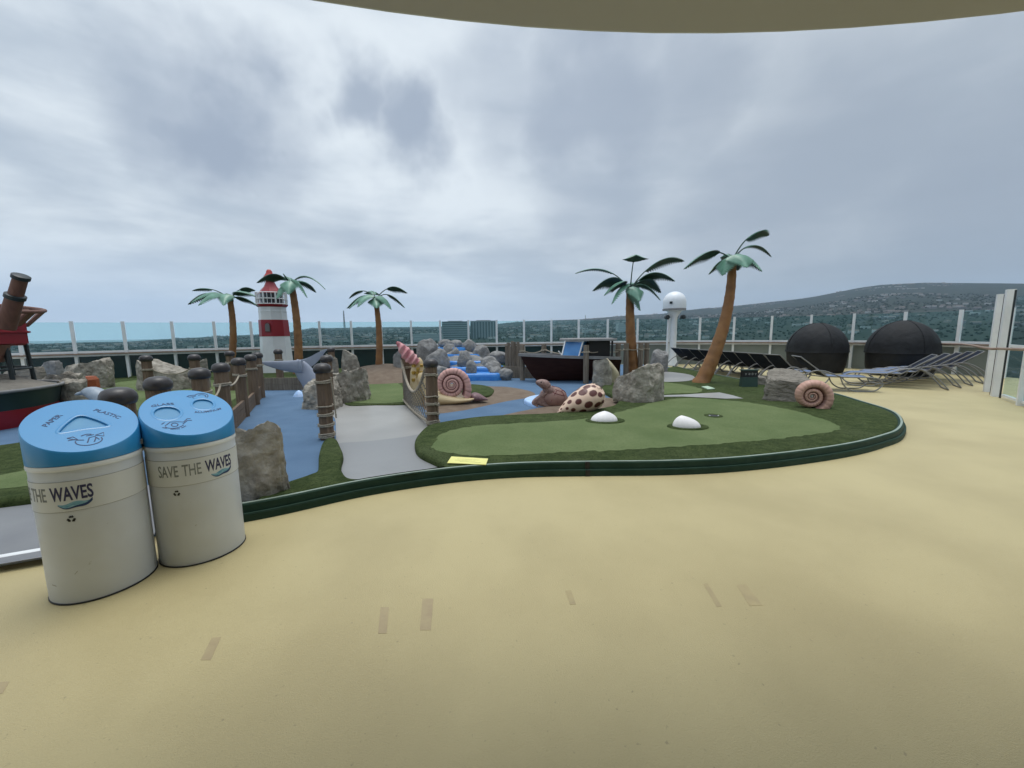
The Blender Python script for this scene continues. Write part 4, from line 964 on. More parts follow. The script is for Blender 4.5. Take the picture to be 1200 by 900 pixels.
# spiral shells
def spiral(parent, c, Rr, q, turns, th_end, mat, dep=.8, ribs=16, nt=40, rib_amp=.05, yaw=0.0, rib_paint=.55, name='shell', grow=0.0):
    c = Vector(c); k = -math.log(q) / (2 * PI); N = int(nt * turns * 2); n = 20; h = 1 - q
    rt = Matrix.Rotation(yaw, 3, 'Z'); m = MB(); paint = []
    for i in range(N + 1):
        ph = 2 * PI * turns * (1 - i / N); r_ = Rr * math.exp(-k * ph) * (1 + grow * max(0, 1 - ph / 1.0) ** 2)
        th = th_end + ph                                # clockwise growth seen from the camera
        tr = r_ * h * .56; rc = r_ - tr * .95; rad = Vector((math.cos(th), 0, math.sin(th)))
        rb = 1 + rib_amp * math.cos(ph * ribs)
        for j in range(n):
            a = 2 * PI * j / n; ra = math.cos(a); de = math.sin(a)
            p_ = rad * (rc + tr * ra * (rb if ra > 0 else 1)) + Vector((0, -1, 0)) * (de * tr * dep * rb * (1.25 if de < 0 else 1) + (Rr - r_) * .22)
            m.v.append(c + rt @ p_)
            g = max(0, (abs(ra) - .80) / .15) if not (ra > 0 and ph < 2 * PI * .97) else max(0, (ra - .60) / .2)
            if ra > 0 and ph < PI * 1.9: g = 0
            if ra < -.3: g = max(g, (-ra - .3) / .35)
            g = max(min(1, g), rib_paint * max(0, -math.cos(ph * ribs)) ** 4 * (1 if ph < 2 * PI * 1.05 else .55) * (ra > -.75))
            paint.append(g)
    for i in range(N):
        for j in range(n): a = i * n + j; b = i * n + (j + 1) % n; m.face((a, b, b + n, a + n))
    m.face(range(n)); m.face([N * n + j for j in reversed(range(n))])
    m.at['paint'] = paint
    return m.build(name, mat, parent, smooth=70)
Ys = 8.6; s = Ys / F
sn = thing('snail', 'giant pink spiral snail with a cream body beside the net post', 'snail', (A(527, 475, Ys).x, Ys, .09))
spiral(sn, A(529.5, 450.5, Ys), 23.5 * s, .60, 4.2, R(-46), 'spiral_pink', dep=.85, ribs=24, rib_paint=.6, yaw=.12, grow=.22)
m = MB(); loft(m, resec([(A(499, 466, Ys), (0, .05, 0), (0, 0, 4 * s)), (A(505, 465, Ys), (0, .13, 0), (0, 0, 10 * s)), (A(518, 467.5, Ys), (0, .18, 0), (0, 0, 7.5 * s)), (A(535, 469, Ys), (0, .17, 0), (0, 0, 4.5 * s)), (A(549, 468.5, Ys), (0, .10, 0), (0, 0, 2.2 * s)), (A(555.5, 467.6, Ys), (0, .01, 0), (0, 0, .8 * s))]), 18)
m.build('foot', 'snail_body', sn, smooth=60)
m = MB(); loft(m, resec([(A(500, 462, Ys), (5 * s, 0, 0), (0, .12, 0)), (A(497, 452, Ys), (5.5 * s, 0, 0), (0, .11, 0)), (A(495, 444, Ys), (6 * s, 0, 0), (0, .10, 0)), (A(494, 438, Ys), (4 * s, 0, 0), (0, .07, 0)), (A(494, 435.5, Ys), (.5 * s, 0, 0), (0, .01, 0))]), 14)
m.build('neck', 'snail_body', sn, smooth=60)
c = A(560, 466.5, 8.75); m = MB(); loft(m, resec([(A(549, 466, 8.8), (0, .03, 0), (0, 0, 2 * s)), (A(555, 464.8, 8.8), (0, .18, 0), (0, 0, 5 * s)), (A(561, 465.5, 8.8), (0, .16, 0), (0, 0, 4.6 * s)), (A(567, 467, 8.8), (0, .1, 0), (0, 0, 2.5 * s)), (A(572, 468.6, 8.8), (0, .01, 0), (0, 0, .5 * s))]), 16)
o = m.build('clam_shell', 'purple_shell', smooth=60); recentre(o, (c.x, c.y, .1)); tag(o, 'low dark purple striped shell lying right of the snail', 'shell')
# conch with gold squares
Yc = 8.75; s = Yc / F; cn = thing('conch_shell', 'cream conch with gold square bumps and a flared pink lip behind the net', 'shell', (A(489, 470, Yc).x, Yc, ZB))
m = MB(); loft(m, resec([(A(490, 476, Yc), (7 * s, 0, 0), (0, .12, 0)), (A(490, 462, Yc), (8.5 * s, 0, 0), (0, .15, 0)), (A(489.5, 448, Yc), (9 * s, 0, 0), (0, .16, 0)), (A(489, 434, Yc), (7.8 * s, 0, 0), (0, .13, 0)), (A(491, 424, Yc), (4.6 * s, 0, 0), (0, .08, 0)), (A(491.5, 419, Yc), (.8 * s, 0, 0), (0, .01, 0))]), 18)
bd = m.build('body', 'snail_body', cn, smooth=60)
m = MB()
for i in range(5):
    for j in range(3):
        if (i + j) % 2 == 0 or i == 2: q = A(484.5 + j * 4.6 + (i % 2) * .8, 428.5 + i * 4.2, Yc - .16); m.box(q + Vector((0, .012 * abs(j - 1), 0)), (3.3 * s, .055, 3.3 * s), Matrix.Rotation((j - 1) * .35, 3, 'Z') @ Matrix.Rotation(.25, 3, 'X'))
m.build('gold_bumps', 'gold_check', bd) if False else kind(m.build('gold_relief', 'gold_check', bd), 'stuff')
m = MB(); rows = []; NL = 26
for i in range(NL + 1):
    t = i / NL; cc = A(490 - 24.5 * t, 425 - 24 * t + 3 * math.sin(t * PI), Yc - .15 + .05 * t); w = (1.2 + 6.2 * math.sin(PI * min(1, t * .93 + .07)) ** .8) * s * (1 + .08 * math.sin(t * 34)); ax = Vector((.62, 0, .78)) * w
    rows.append((cc + Vector((0, .03 * math.sin(t * 30), 0)), ax, Vector((0, .045 + .03 * math.sin(t * 3), 0))))
loft(m, rows, 12); m.build('lip', 'shell_pink', cn, smooth=70)

# tan ammonite on the turf
Ya = 7.45; s = Ya / F; am = thing('spiral_shell', 'tan spiral ammonite shell standing on the turf near the right kerb', 'shell', (A(952, 479, Ya).x, Ya, ZT))
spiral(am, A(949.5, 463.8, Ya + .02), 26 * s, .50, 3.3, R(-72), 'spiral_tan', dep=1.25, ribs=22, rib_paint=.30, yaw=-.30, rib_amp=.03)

# spotted cowrie
Yc = 7.45; s = Yc / F; a, b = A(653, 484, Yc - .12), A(707, 459, Yc + .18); ax = (b - a); L_ = ax.length; ax.normalize(); u = Vector((0, 0, 1)); u = (u - ax * u.dot(ax)).normalized(); w = ax.cross(u)
cw = thing('cowrie_shell', 'cream cone shell with big dark brown spots on the brown mound', 'shell', ((a.x + b.x) / 2, Yc, .10))
prof = [(0, .005), (.02, .035), (.06, .05), (.12, .082), (.2, .125), (.32, .183), (.45, .228), (.58, .256), (.68, .265), (.76, .262), (.82, .245), (.85, .215), (.88, .205), (.93, .16), (.97, .10), (1.0, .02)]
spots = []; rr = random.Random(5)
for tt, cnt, sz, o_ in ((.03, 4, .017, 0), (.085, 5, .020, .5), (.16, 6, .030, .1), (.27, 6, .042, .6), (.40, 6, .060, .15), (.54, 6, .070, .62), (.69, 7, .066, .2), (.80, 8, .048, .55), (.90, 9, .030, .1)):
    for k in range(cnt): spots.append((tt + rr.uniform(-.012, .012), 2 * PI * (k + o_) / cnt + rr.uniform(-.1, .1), sz * rr.uniform(.85, 1.1)))
m = MB(); paint = []; NT = 130; NA = 110
SP3 = [(t_ * L_, interp(prof, t_) * math.cos(a_), interp(prof, t_) * math.sin(a_), z_) for t_, a_, z_ in spots]
for i in range(NT + 1):
    t = i / NT; r_ = interp(prof, t)
    for j in range(NA):
        an = 2 * PI * j / NA; rr_ = r_ * (1 + (.09 * max(0, math.cos(an * 9)) if .83 < t < .93 else 0))
        x, y = rr_ * math.cos(an), rr_ * math.sin(an) * 1.05
        m.v.append(a + ax * (t * L_) + u * x * (.93 if x < 0 else 1) + w * y)
        dmin = min((math.sqrt(((t * L_ - q[0]) * .82) ** 2 + (x - q[1]) ** 2 + (y - q[2]) ** 2) - q[3]) for q in SP3)
        paint.append(max(0, min(1, .5 - dmin / .008)))
for i in range(NT):
    for j in range(NA): p_ = i * NA + j; q_ = i * NA + (j + 1) % NA; m.face((p_, q_, q_ + NA, p_ + NA))
m.at['paint'] = paint; m.build('shell_body', 'cowrie_spots', cw, smooth=80)

# turtle
Yt = 8.25; s = Yt / F; tu = thing('turtle', 'brown sea turtle with raised head on a blue puddle beside the spotted shell', 'turtle', (A(645, 475, Yt).x, Yt, ZB))
q = A(649, 467, Yt); m = MB(); rot = Matrix.Rotation(R(20), 3, 'Y') @ Matrix.Rotation(R(16), 3, 'X')
m.lathe([(.26, -.13), (.315, -.03), (.31, .03), (.27, .12), (.20, .19), (.10, .235), (.01, .245)], 28, q, sx=1.0, sy=.86, rot=rot); sh_ = m.build('carapace', 'turtle_shell', tu, smooth=60)
m = MB()
for k in range(6):
    for r0, r1, z0, z1 in ((.10, .20, .236, .192), (.2, .31, .192, .03)):
        an = k * PI / 3 + .3; pts = [q + rot @ Vector((r_ * math.cos(an), r_ * .86 * math.sin(an), z_)) for r_, z_ in ((r0, z0), ((r0 + r1) / 2, (z0 + z1) / 2 + .013), (r1, z1))]; m.tube(pts, .006, 4)
m.tube([q + rot @ Vector((.10 * math.cos(t * PI / 6), .086 * math.sin(t * PI / 6), .236)) for t in range(12)], .006, 4, closed=True)
m.tube([q + rot @ Vector((.20 * math.cos(t * PI / 9), .172 * math.sin(t * PI / 9), .193)) for t in range(18)], .006, 4, closed=True)
m.build('scute_line', 'maroon', sh_)
m = MB(); loft(m, resec([(A(650, 464, Yt - .06), (.10, 0, .08), (0, .12, 0)), (A(645, 459, Yt - .10), (.08, 0, .08), (0, .11, 0)), (A(640.5, 455, Yt - .12), (.065, 0, .075), (0, .10, 0)), (A(637, 452, Yt - .13), (.03, 0, .035), (0, .05, 0))]), 14); m.build('neck', 'turtle_skin', tu, smooth=70)
m = MB(); loft(m, resec([(A(645.5, 455, Yt - .12), (.004, 0, .012), (0, .015, 0)), (A(643, 453.6, Yt - .13), (.035, 0, .075), (0, .09, 0)), (A(638.5, 450.8, Yt - .14), (.045, 0, .092), (0, .11, 0)), (A(634, 449, Yt - .15), (.03, 0, .080), (0, .10, 0)), (A(630.5, 448.2, Yt - .15), (.014, 0, .058), (0, .07, 0)), (A(628.4, 448.2, Yt - .15), (.004, 0, .035), (0, .04, 0)), (A(627.6, 448.4, Yt - .15), (0, 0, .008), (0, .01, 0))]), 16); hd = m.build('head', 'turtle_skin', tu, smooth=70)
m = MB(); m.lathe([(.001, -.016), (.013, -.008), (.014, .006), (.004, .016)], 10, A(634.2, 447.8, Yt - .245)); m.build('eye', 'black_paint', hd, smooth=70)
for S_ in ([((641, 459), 5), ((633, 465), 7), ((632, 470.5), 6.5), ((639, 474), 4), ((645, 476), 1.2)], [((634, 463), 3.5), ((628, 468), 4), ((626, 472.5), 2.5), ((630, 475.5), .8)], [((656, 470), 4), ((662, 474), 3.4), ((664, 476.5), 1)]):
    m = MB(); loft(m, resec([(A(x, y, Yt - .17), (hh * s, 0, hh * s * .35), (0, .035, .02)) for (x, y), hh in S_]), 12); m.build('flipper', 'turtle_skin', tu, smooth=70)
P = smooth_loop([G(x, y, ZB) for x, y in [(614, 472), (622, 468), (640, 466), (660, 469), (667, 474), (655, 477.5), (635, 479), (622, 476.5)]], 4); m = MB(); m.slab([(v.x, v.y) for v in P], ZB, ZB + .09, .04); m.build('puddle_base', 'splash', tu, smooth=60)

# white shells on the green, each on its ring of dark turf
def cap_shell(l, r, t, b, apex, label, seed):
    c = G((l + r) / 2, b - 1.2, GZ); w = (r - l) / F * c.y; h = .88 * (A((l + r) / 2, t, c.y).z - GZ)
    root = thing('white_shell', label, 'shell', (c.x, c.y + w * .33, GZ), 0, 'white shells on the green'); m = MB(); n = 48; K = 14
    for i in range(K + 1):
        u_ = i / K; rr_ = max(.0, 1 - u_ ** 2) ** .8; z_ = u_
        for k in range(n):
            an = 2 * PI * k / n; rb = 1 + .018 * math.cos(an * 16)
            m.v.append(Vector((c.x + w / 2 * rr_ * math.cos(an) * rb + apex * w * z_ * u_, c.y + w * .33 + w * .33 * rr_ * math.sin(an) * rb, GZ + h * z_)))
    for i in range(K):
        for k in range(n): a = i * n + k; q = i * n + (k + 1) % n; m.face((a, q, q + n, a + n))
    m.face([K * n + k for k in range(n)]); m.build('shell_dome', 'white_shell', root, smooth=70)
    m = MB(); pts = [(.74, .0), (.72, .016), (.66, .022), (.56, .022), (.50, .012), (.48, 0)]
    m.lathe([(p0 * w, GZ - .002 + z_) for p0, z_ in pts], 48, (c.x + .04 * w, c.y + w * .33, 0), sx=1, sy=.72); m.build('turf_ring', 'dark_turf', root, smooth=60)
cap_shell(694, 726.5, 482, 496.5, .02, 'low white shell on the green nearest the spotted cone shell', 1)
cap_shell(792.5, 826, 487, 504, -.20, 'white shell with a lopsided peak, alone in the middle of the green', 2)
c = G(836, 487.3, GZ); cup = thing('golf_cup', 'small golf hole with a dark ring on the green behind the lopsided shell', 'golf hole', c)
m = MB(); m.lathe([(.15, .001), (.145, .009), (.10, .010), (.085, .004)], 32, c); m.build('turf_ring', 'dark_turf', cup, smooth=60)
m = MB(); m.lathe([(.085, .0045), (.055, .0055)], 24, c); m.build('hole', 'black_paint', cup)
for dx in (-.075, .075): m = MB(); m.lathe([(.012, .006), (.011, .013), (.004, .016)], 8, c + Vector((dx, -.02, 0))); m.build('marker', 'white_paint', cup)

# boat
Yb = 12.75; s = Yb / F
bt = thing('boat', 'dark brown wooden model boat with grey gunwale, black cabin and blue windscreen', 'boat', (A(660, 448, Yb).x, Yb, ZB))
secs = []; gun = []
xb, xs_ = A(609, 416, Yb).x, A(722, 420, Yb).x
NS = 24
def hullrow(t):
    x = xb + (xs_ - xb) * t; bw = .66 * min(1, math.sin(min(1, t * 1.45 + .0) * PI / 2) ** .75) + .015; zt = .92 - .10 * t * 1.1; zb_ = ZB + .0
    xk = xb + .58 + (xs_ - xb - .58) * t
    return x, xk, bw, zt, zb_
m = MB(); K = 9; base = 0
for i in range(NS + 1):
    x, xk, bw, zt, zb_ = hullrow(i / NS)
    for j in range(-K, K + 1):
        f = abs(j) / K; z = zb_ + (zt - zb_) * f ** 1.5; yy = bw * (f ** .75) * (.62 + .38 * f); m.v.append(Vector((xk + (x - xk) * f ** 1.1, Yb + math.copysign(yy, j), z)))
n = 2 * K + 1
for i in range(NS):
    for j in range(n - 1): a = i * n + j; m.face((a, a + n, a + n + 1, a + 1))
m.face([NS * n + j for j in range(n)]); m.face([j for j in reversed(range(n))])
m.build('hull', 'boat_hull', bt, smooth=35)
m = MB()
rim = [Vector((hullrow(i / NS)[0] - .02, Yb - hullrow(i / NS)[2] - .01, hullrow(i / NS)[3])) for i in range(NS + 1)]; rim2 = [Vector((v.x, 2 * Yb - v.y, v.z)) for v in rim]
for rl in (rim, rim2):
    for p_, q_ in zip(rl, rl[1:]): m.beam(p_ + Vector((-.002, 0, 0)), q_ + Vector((.002, 0, 0)), .07, .085)
m.build('gunwale', 'boat_trim', bt)
m = MB(); q = m.add([v - Vector((0, -.02, .03)) for v in rim] + [v - Vector((0, .02, .03)) for v in reversed(rim2)]); m.face(range(q, q + 2 * NS + 2)); m.build('foredeck', 'boat_trim', bt)
x0, x1 = A(688, 400, Yb).x, A(712, 400, Yb).x
m = MB(); m.box(((x0 + x1) / 2, Yb + .1, 1.05), (x1 - x0, .85, .58)); m.build('cabin', 'black_paint', bt)
x0, x1 = A(661, 398, Yb).x, A(715.5, 398, Yb).x
m = MB(); P = smooth_loop([(x0, Yb - .42, 0), (x0 + .2, Yb - .56, 0), (x1 - .05, Yb - .56, 0), (x1, Yb - .45, 0), (x1, Yb + .5, 0), (x0, Yb + .5, 0)], 3); m.slab([(v.x, v.y) for v in P], 1.345, 1.42, .02); m.build('cabin_roof', 'boat_trim', bt, smooth=50)
for xx, yy in ((x1 - .05, Yb - .42), (x1 - .05, Yb + .42), (x0 + .35, Yb + .42)): m = MB(); m.beam((xx, yy, .8), (xx, yy, 1.35), .05, .05); m.build('roof_post', 'black_paint', bt)
WS = [A(658, 418.5, Yb - .5), A(678, 419.5, Yb - .62), A(683, 400.6, Yb - .5), A(662.5, 400, Yb - .38)]
fr_ = None
m = MB(); nn = (WS[1] - WS[0]).cross(WS[3] - WS[0]).normalized() * .02
q = m.add([v for v in WS] + [v - nn for v in WS]); m.face((q, q + 1, q + 2, q + 3)); m.face((q + 7, q + 6, q + 5, q + 4))
for k in range(4): m.face((q + k, q + 4 + k, q + 4 + (k + 1) % 4, q + (k + 1) % 4))
ws = m.build('windscreen', 'screen_blue', bt)
m = MB()
for k in range(4): m.beam(WS[k] + nn * .6, WS[(k + 1) % 4] + nn * .6, .035, .03)
m.build('windscreen_frame', 'white_paint', ws)
WS2 = [WS[1], A(688, 418, Yb + .2), A(690, 401, Yb + .2), WS[2]]
m = MB(); nn = (WS2[1] - WS2[0]).cross(WS2[3] - WS2[0]).normalized() * .02; q = m.add([v + Vector((.02, .02, 0)) for v in WS2] + [v - nn + Vector((.02, .02, 0)) for v in WS2]); m.face((q, q + 1, q + 2, q + 3)); m.face((q + 7, q + 6, q + 5, q + 4))
for k in range(4): m.face((q + k, q + 4 + k, q + 4 + (k + 1) % 4, q + (k + 1) % 4))
m.build('side_window', 'screen_blue', bt)
m = MB(); m.tube([A(654.5, 411.5, Yb - .55), A(657.5, 415, Yb - .5), A(658, 419, Yb - .5)], .018, 6); m.build('cleat', 'white_paint', bt)
# leaning pale conch behind the slim rock
Yq = 11.6; s = Yq / F; o = None; m = MB()
loft(m, resec([(A(711, 420, Yq), (1.0 * s, 0, 0), (0, .03, 0)), (A(713, 424, Yq), (4 * s, 0, -1.5 * s), (0, .12, 0)), (A(716, 430, Yq), (6.5 * s, 0, -2.5 * s), (0, .18, 0)), (A(719, 436, Yq), (6.5 * s, 0, -2.5 * s), (0, .2, 0)), (A(720, 445, Yq), (6 * s, 0, 0), (0, .2, 0)), (A(720, 452, Yq), (6 * s, 0, 0), (0, .2, 0))]), 16)
o = m.build('pale_shell', 'pale_conch', smooth=60); q = A(719, 450, Yq); recentre(o, (q.x, q.y, ZB)); tag(o, 'leaning yellowish shell between the slim rock and the big angular boulder', 'shell')

# buoy at the left
bc = Vector((-10.2, 7.0, 0)); by = thing('channel_buoy', 'big dark green buoy with red waterline, red crow\'s nest and spyglass', 'buoy', (bc.x, bc.y, ZB))
BRd = 1.47
m = MB(); m.lathe([(BRd - .15, ZB - .01), (BRd - .11, .20), (BRd - .075, .385)], 72, bc); m.build('waterline_band', 'red_paint', by, smooth=40)
m = MB(); m.lathe([(BRd - .075, .386), (BRd - .01, .70), (BRd - .05, .72), (BRd - .08, .70)], 72, bc); m.build('hull', 'hull_green', by, smooth=30)
m = MB(); m.tube([bc + Vector(((BRd + .005) * math.cos(t * PI / 36), (BRd + .005) * math.sin(t * PI / 36), .725)) for t in range(72)], .03, 8, closed=True); m.build('rim', 'boat_trim', by, smooth=60)
m = MB(); K = 10; n = 48
for i in range(K + 1):
    r_ = (BRd - .05) * (1 - i / K) + .01
    for k in range(n):
        an = 2 * PI * k / n; v = Vector((r_ * math.cos(an), r_ * math.sin(an), 0)); m.v.append(bc + v + Vector((0, 0, .70 + .20 * math.sin(min(1, i / K * 1.8) * PI / 2) + .10 * mn.noise(v * 1.6) * min(1, i / 3))))
for i in range(K):
    for k in range(n): a = i * n + k; b = i * n + (k + 1) % n; m.face((a, b, b + n, a + n))
m.face([K * n + k for k in range(n)]); m.build('deck_mound', 'rock_brown', by, smooth=60)
tc = Vector((-10.42, 7.45, 0))
m = MB(); m.lathe([(.90, 1.50), (.98, 1.54), (.98, 1.74), (1.03, 1.75), (1.03, 1.775), (.985, 1.785), (.985, 1.93), (.95, 1.935)], 8, tc, a0=PI / 8 + .1); nest = m.build('nest_floor', 'red_paint', by, smooth=20)
m = MB(); m.lathe([(.955, 1.932), (.99, 1.934), (.99, 1.955), (.955, 1.957)], 8, tc, a0=PI / 8 + .1); m.build('nest_edge', 'boat_trim', nest)
def hoop(an): return tc + Vector((1.19 * math.cos(an), 1.19 * math.sin(an), 2.26 - .13 * math.cos(an) + .03 * math.sin(an)))
m = MB(); m.tube([hoop(t * PI / 24) for t in range(48)], .036, 8, closed=True); m.build('hoop_rail', 'buoy_wood', by, smooth=60)
for k in range(16):
    an = k * PI / 8 + .32; a = tc + Vector((.93 * math.cos(an), .93 * math.sin(an), 1.88)); b = hoop(an) * 1; d = (b - a).normalized(); sd = Vector((-math.sin(an), math.cos(an), 0)); nr = sd.cross(d)
    m = MB(); m.box((a + b) / 2, (.17, .035, (b - a).length), Matrix((sd, nr, d)).transposed()); m.build('nest_slat', 'buoy_wood', by)
for k in range(8):
    an = k * PI / 4 + .1; m = MB(); m.tube([tc + Vector((.86 * math.cos(an), .86 * math.sin(an), 1.52)), tc + Vector((.88 * math.cos(an), .88 * math.sin(an), 1.1)), tc + Vector((.90 * math.cos(an), .90 * math.sin(an), .66))], .036, 8); m.build('leg', 'dark_steel', by, smooth=60)
m = MB(); m.tube([tc + Vector((.885 * math.cos(t * PI / 20), .885 * math.sin(t * PI / 20), 1.05)) for t in range(40)], .024, 6, closed=True); m.build('leg_ring', 'dark_steel', by, smooth=60)
m = MB(); m.lathe([(.30, 1.2), (.42, 1.52)], 16, tc + Vector((.55, -.1, 0))); m.build('nest_bracket', 'buoy_wood', by, smooth=40)
a, b = A(7, 384, 7.2), A(25, 323, 7.15); d = (b - a); L_ = d.length; d.normalize()
m = MB(); m.tube([a, a.lerp(b, .62)], [.125, .115], 20); sg = m.build('spyglass', 'buoy_wood', by, smooth=40)
m = MB(); m.tube([a.lerp(b, .6), b], [.098, .094], 20); m.build('spyglass_barrel', 'buoy_wood', sg, smooth=40)
for t0, t1, r_ in ((.56, .645, .135), (.93, 1.01, .118)): m = MB(); m.tube([a.lerp(b, t0), a.lerp(b, t0 + .01), a.lerp(b, t1 - .01), a.lerp(b, t1)], [r_ - .02, r_, r_, r_ - .02], 20); m.build('spyglass_band', 'dark_steel', sg, smooth=30)

# dolphin and orange block between the left boulders
Yd = 6.9; s = Yd / F; dp = thing('dolphin', 'grey blue dolphin head with pale beak just behind the PAPER bin', 'dolphin', (A(115, 480, Yd).x, Yd, ZB))
m = MB(); loft(m, resec([(A(88, 462.5, Yd), (0, 0, .6 * s), (0, .01, 0)), (A(91, 461.5, Yd), (0, 0, 1.8 * s), (0, .03, 0)), (A(97, 460.5, Yd), (0, 0, 2.6 * s), (0, .05, 0)), (A(103, 459.5, Yd), (0, 0, 5.6 * s), (0, .10, 0)), (A(112, 462, Yd), (2 * s, 0, 8 * s), (0, .14, 0)), (A(122, 470, Yd), (7 * s, 0, 7 * s), (0, .16, 0)), (A(127, 482, Yd), (10 * s, 0, 2 * s), (0, .16, 0)), (A(128, 500, Yd), (10 * s, 0, 0), (0, .15, 0))]), 18); m.build('body', 'dolphin_grey', dp, smooth=70)
m = MB(); m.lathe([(.001, -.02), (.014, -.01), (.014, .01), (.001, .02)], 8, A(105, 459.5, Yd - .10)); m.build('eye', 'black_paint', dp, smooth=60)
p_ = A(103, 450, 9.6); m = MB(); m.lathe([(.17, ZB), (.21, .3), (.20, .62), (.15, .70)], 7, (p_.x, p_.y, 0)); o = m.build('orange_block', 'orange', smooth=20); recentre(o, (p_.x, p_.y, ZB)); tag(o, 'rusty orange block standing between the pale left boulders', 'block')

# green sign box
c = G(879.5, 453.5, ZT); sg = thing('sign_box', 'small dark green sign box with a black panel, beside the layered boulder', 'sign', (c.x, c.y, ZT))
m = MB(); m.box(c + Vector((0, .1, .12)), (.40, .16, .26), taper=.95); m.build('base', 'sign_green', sg)
m = MB(); m.box(c + Vector((.01, .11, .335)), (.39, .12, .17)); m.build('panel', 'black_paint', sg)
m = MB(); m.box(c + Vector((.01, .11, .435)), (.44, .15, .028)); m.build('lid', 'sign_green', sg)
for dx, sh in ((-.12, 3), (-.03, 4), (.05, 5), (.13, 3)):
    m = MB(); q = m.add([c + Vector((.01 + dx + .032 * math.cos(2 * PI * k / sh + .5), .047, .335 + .036 * math.sin(2 * PI * k / sh + .5))) for k in range(sh)] + [c + Vector((.01 + dx + .032 * math.cos(2 * PI * k / sh + .5), .0495, .335 + .036 * math.sin(2 * PI * k / sh + .5))) for k in range(sh)])
    m.face(range(q, q + sh)); m.face(range(q + 2 * sh - 1, q + sh - 1, -1))
    for k in range(sh): m.face((q + k, q + sh + k, q + sh + (k + 1) % sh, q + (k + 1) % sh))
    m.build('mark', 'steel_tube', sg)

# radome
Yr = 18.5; s = Yr / F; c = A(787.5, 428, Yr); rd = thing('radome', 'white satellite radome on a tall white column by the rail', 'radome', (c.x, Yr, 0))
m = MB(); zc = A(787.5, 354.5, Yr).z; zt = A(787.5, 341.8, Yr).z; r_ = 12.6 * s
m.lathe([(r_ * .45, zc - 11 * s), (r_ * .95, zc - 9.2 * s), (r_, zc - 7 * s), (r_, zc - .2 * s)] + [(r_ * math.cos(t * PI / 20), zc + (zt - zc) * math.sin(t * PI / 20)) for t in range(1, 10)] + [(.01, zt)], 40, c); m.build('dome', 'radome_white', rd, smooth=50)
m = MB(); m.lathe([(r_ * 1.012, zc - 9.4 * s), (r_ * 1.02, zc - 8.3 * s), (r_ * 1.012, zc - 7.2 * s)], 40, c); m.build('dome_flange', 'boat_trim', rd, smooth=50)
m = MB(); m.lathe([(.27, 0), (.22, .18), (.17, .40), (.15, .7), (.15, A(787, 372, Yr).z), (.3, A(787, 366, Yr).z), (.3, zc - 10.5 * s)], 20, c); m.build('column', 'white_paint', rd, smooth=40)
m = MB(); m.tube([c + Vector((-.27, 0, 0)), c + Vector((-.25, 0, A(787, 368, Yr).z))], .05, 8); m.build('cable_pipe', 'white_paint', rd, smooth=50)
for sx_ in (-1, 1):
    m = MB(); m.lathe([(.07, -.10), (.10, -.08), (.10, .10), (.04, .12)], 12, c + Vector((sx_ * .36, -.1, A(787, 372, Yr).z)), rot=Matrix.Rotation(PI / 2, 3, 'X')); m.build('floodlight', 'dark_steel', rd, smooth=40)
m = MB(); m.box(c + Vector((-.33, -r_ * .86, zc - 1 * s)), (.12, .05, .10), Matrix.Rotation(-.4, 3, 'Z')); m.build('emblem_patch', 'dark_steel', rd)

# covered round daybeds
def daybed(px, Y, w, topy, label):
    c = A(px, 430, Y); r_ = w / 2 / F * Y; zt = A(px, topy, Y).z; root = thing('covered_daybed', label, 'covered daybed', (c.x, Y, 0), 0, 'round daybeds under black covers')
    zs = zt * .42; n = 56; c0 = Vector((c.x, Y, 0))
    def dome(prof, name, seed):
        m = MB()
        for r2, z in prof:
            for k in range(n):
                an = 2 * PI * k / n; wob = 1 + .018 * mn.noise(Vector((math.cos(an) * 2.6, math.sin(an) * 2.6, z * 1.5 + seed))) + .007 * math.cos(an * 16 + z * 2.5) * (.4 + .6 * abs(mn.noise(Vector((an * 1.7, z, seed)))))
                m.v.append(c0 + Vector((r2 * wob * math.cos(an), r2 * wob * math.sin(an), z)))
        for i in range(len(prof) - 1):
            for k in range(n): a = i * n + k; b = i * n + (k + 1) % n; m.face((a, b, b + n, a + n))
        m.face([(len(prof) - 1) * n + k for k in range(n)]); return m.build(name, 'cover_black', root, smooth=60)
    dome([(r_ * .86, .01), (r_ * .93, zs * .4), (r_ * .975, zs * .98), (r_ * .9, zs + .02)], 'lower_cover', 1)
    dome([(r_ * .985, zs - .03), (r_ * 1.015, zs - .02), (r_ * 1.0, zs + .04)] + [(r_ * math.cos(t * PI / 2) ** 1.06, zs + .04 + (zt - zs - .04) * math.sin(t * PI / 2)) for t in [k / 12 for k in range(1, 12)]] + [(.03, zt)], 'top_cover', 5)
    m = MB()
    for an in (-1.75, -.2, 1.4, 2.9):
        m.tube([c0 + Vector((r_ * 1.008 * math.cos(t * PI / 2) ** 1.06 * math.cos(an), r_ * 1.008 * math.cos(t * PI / 2) ** 1.06 * math.sin(an), zs + .045 + (zt - zs - .04) * math.sin(t * PI / 2))) for t in [k / 14 for k in range(0, 14)]], .012, 5)
    m.build('seam', 'cover_black', root)
daybed(955, 15.2, 60, 378.5, 'black covered round daybed on the left, behind the sun loungers')
daybed(1054, 13.8, 66, 375.5, 'wider black covered round daybed on the right, near the glass partition')

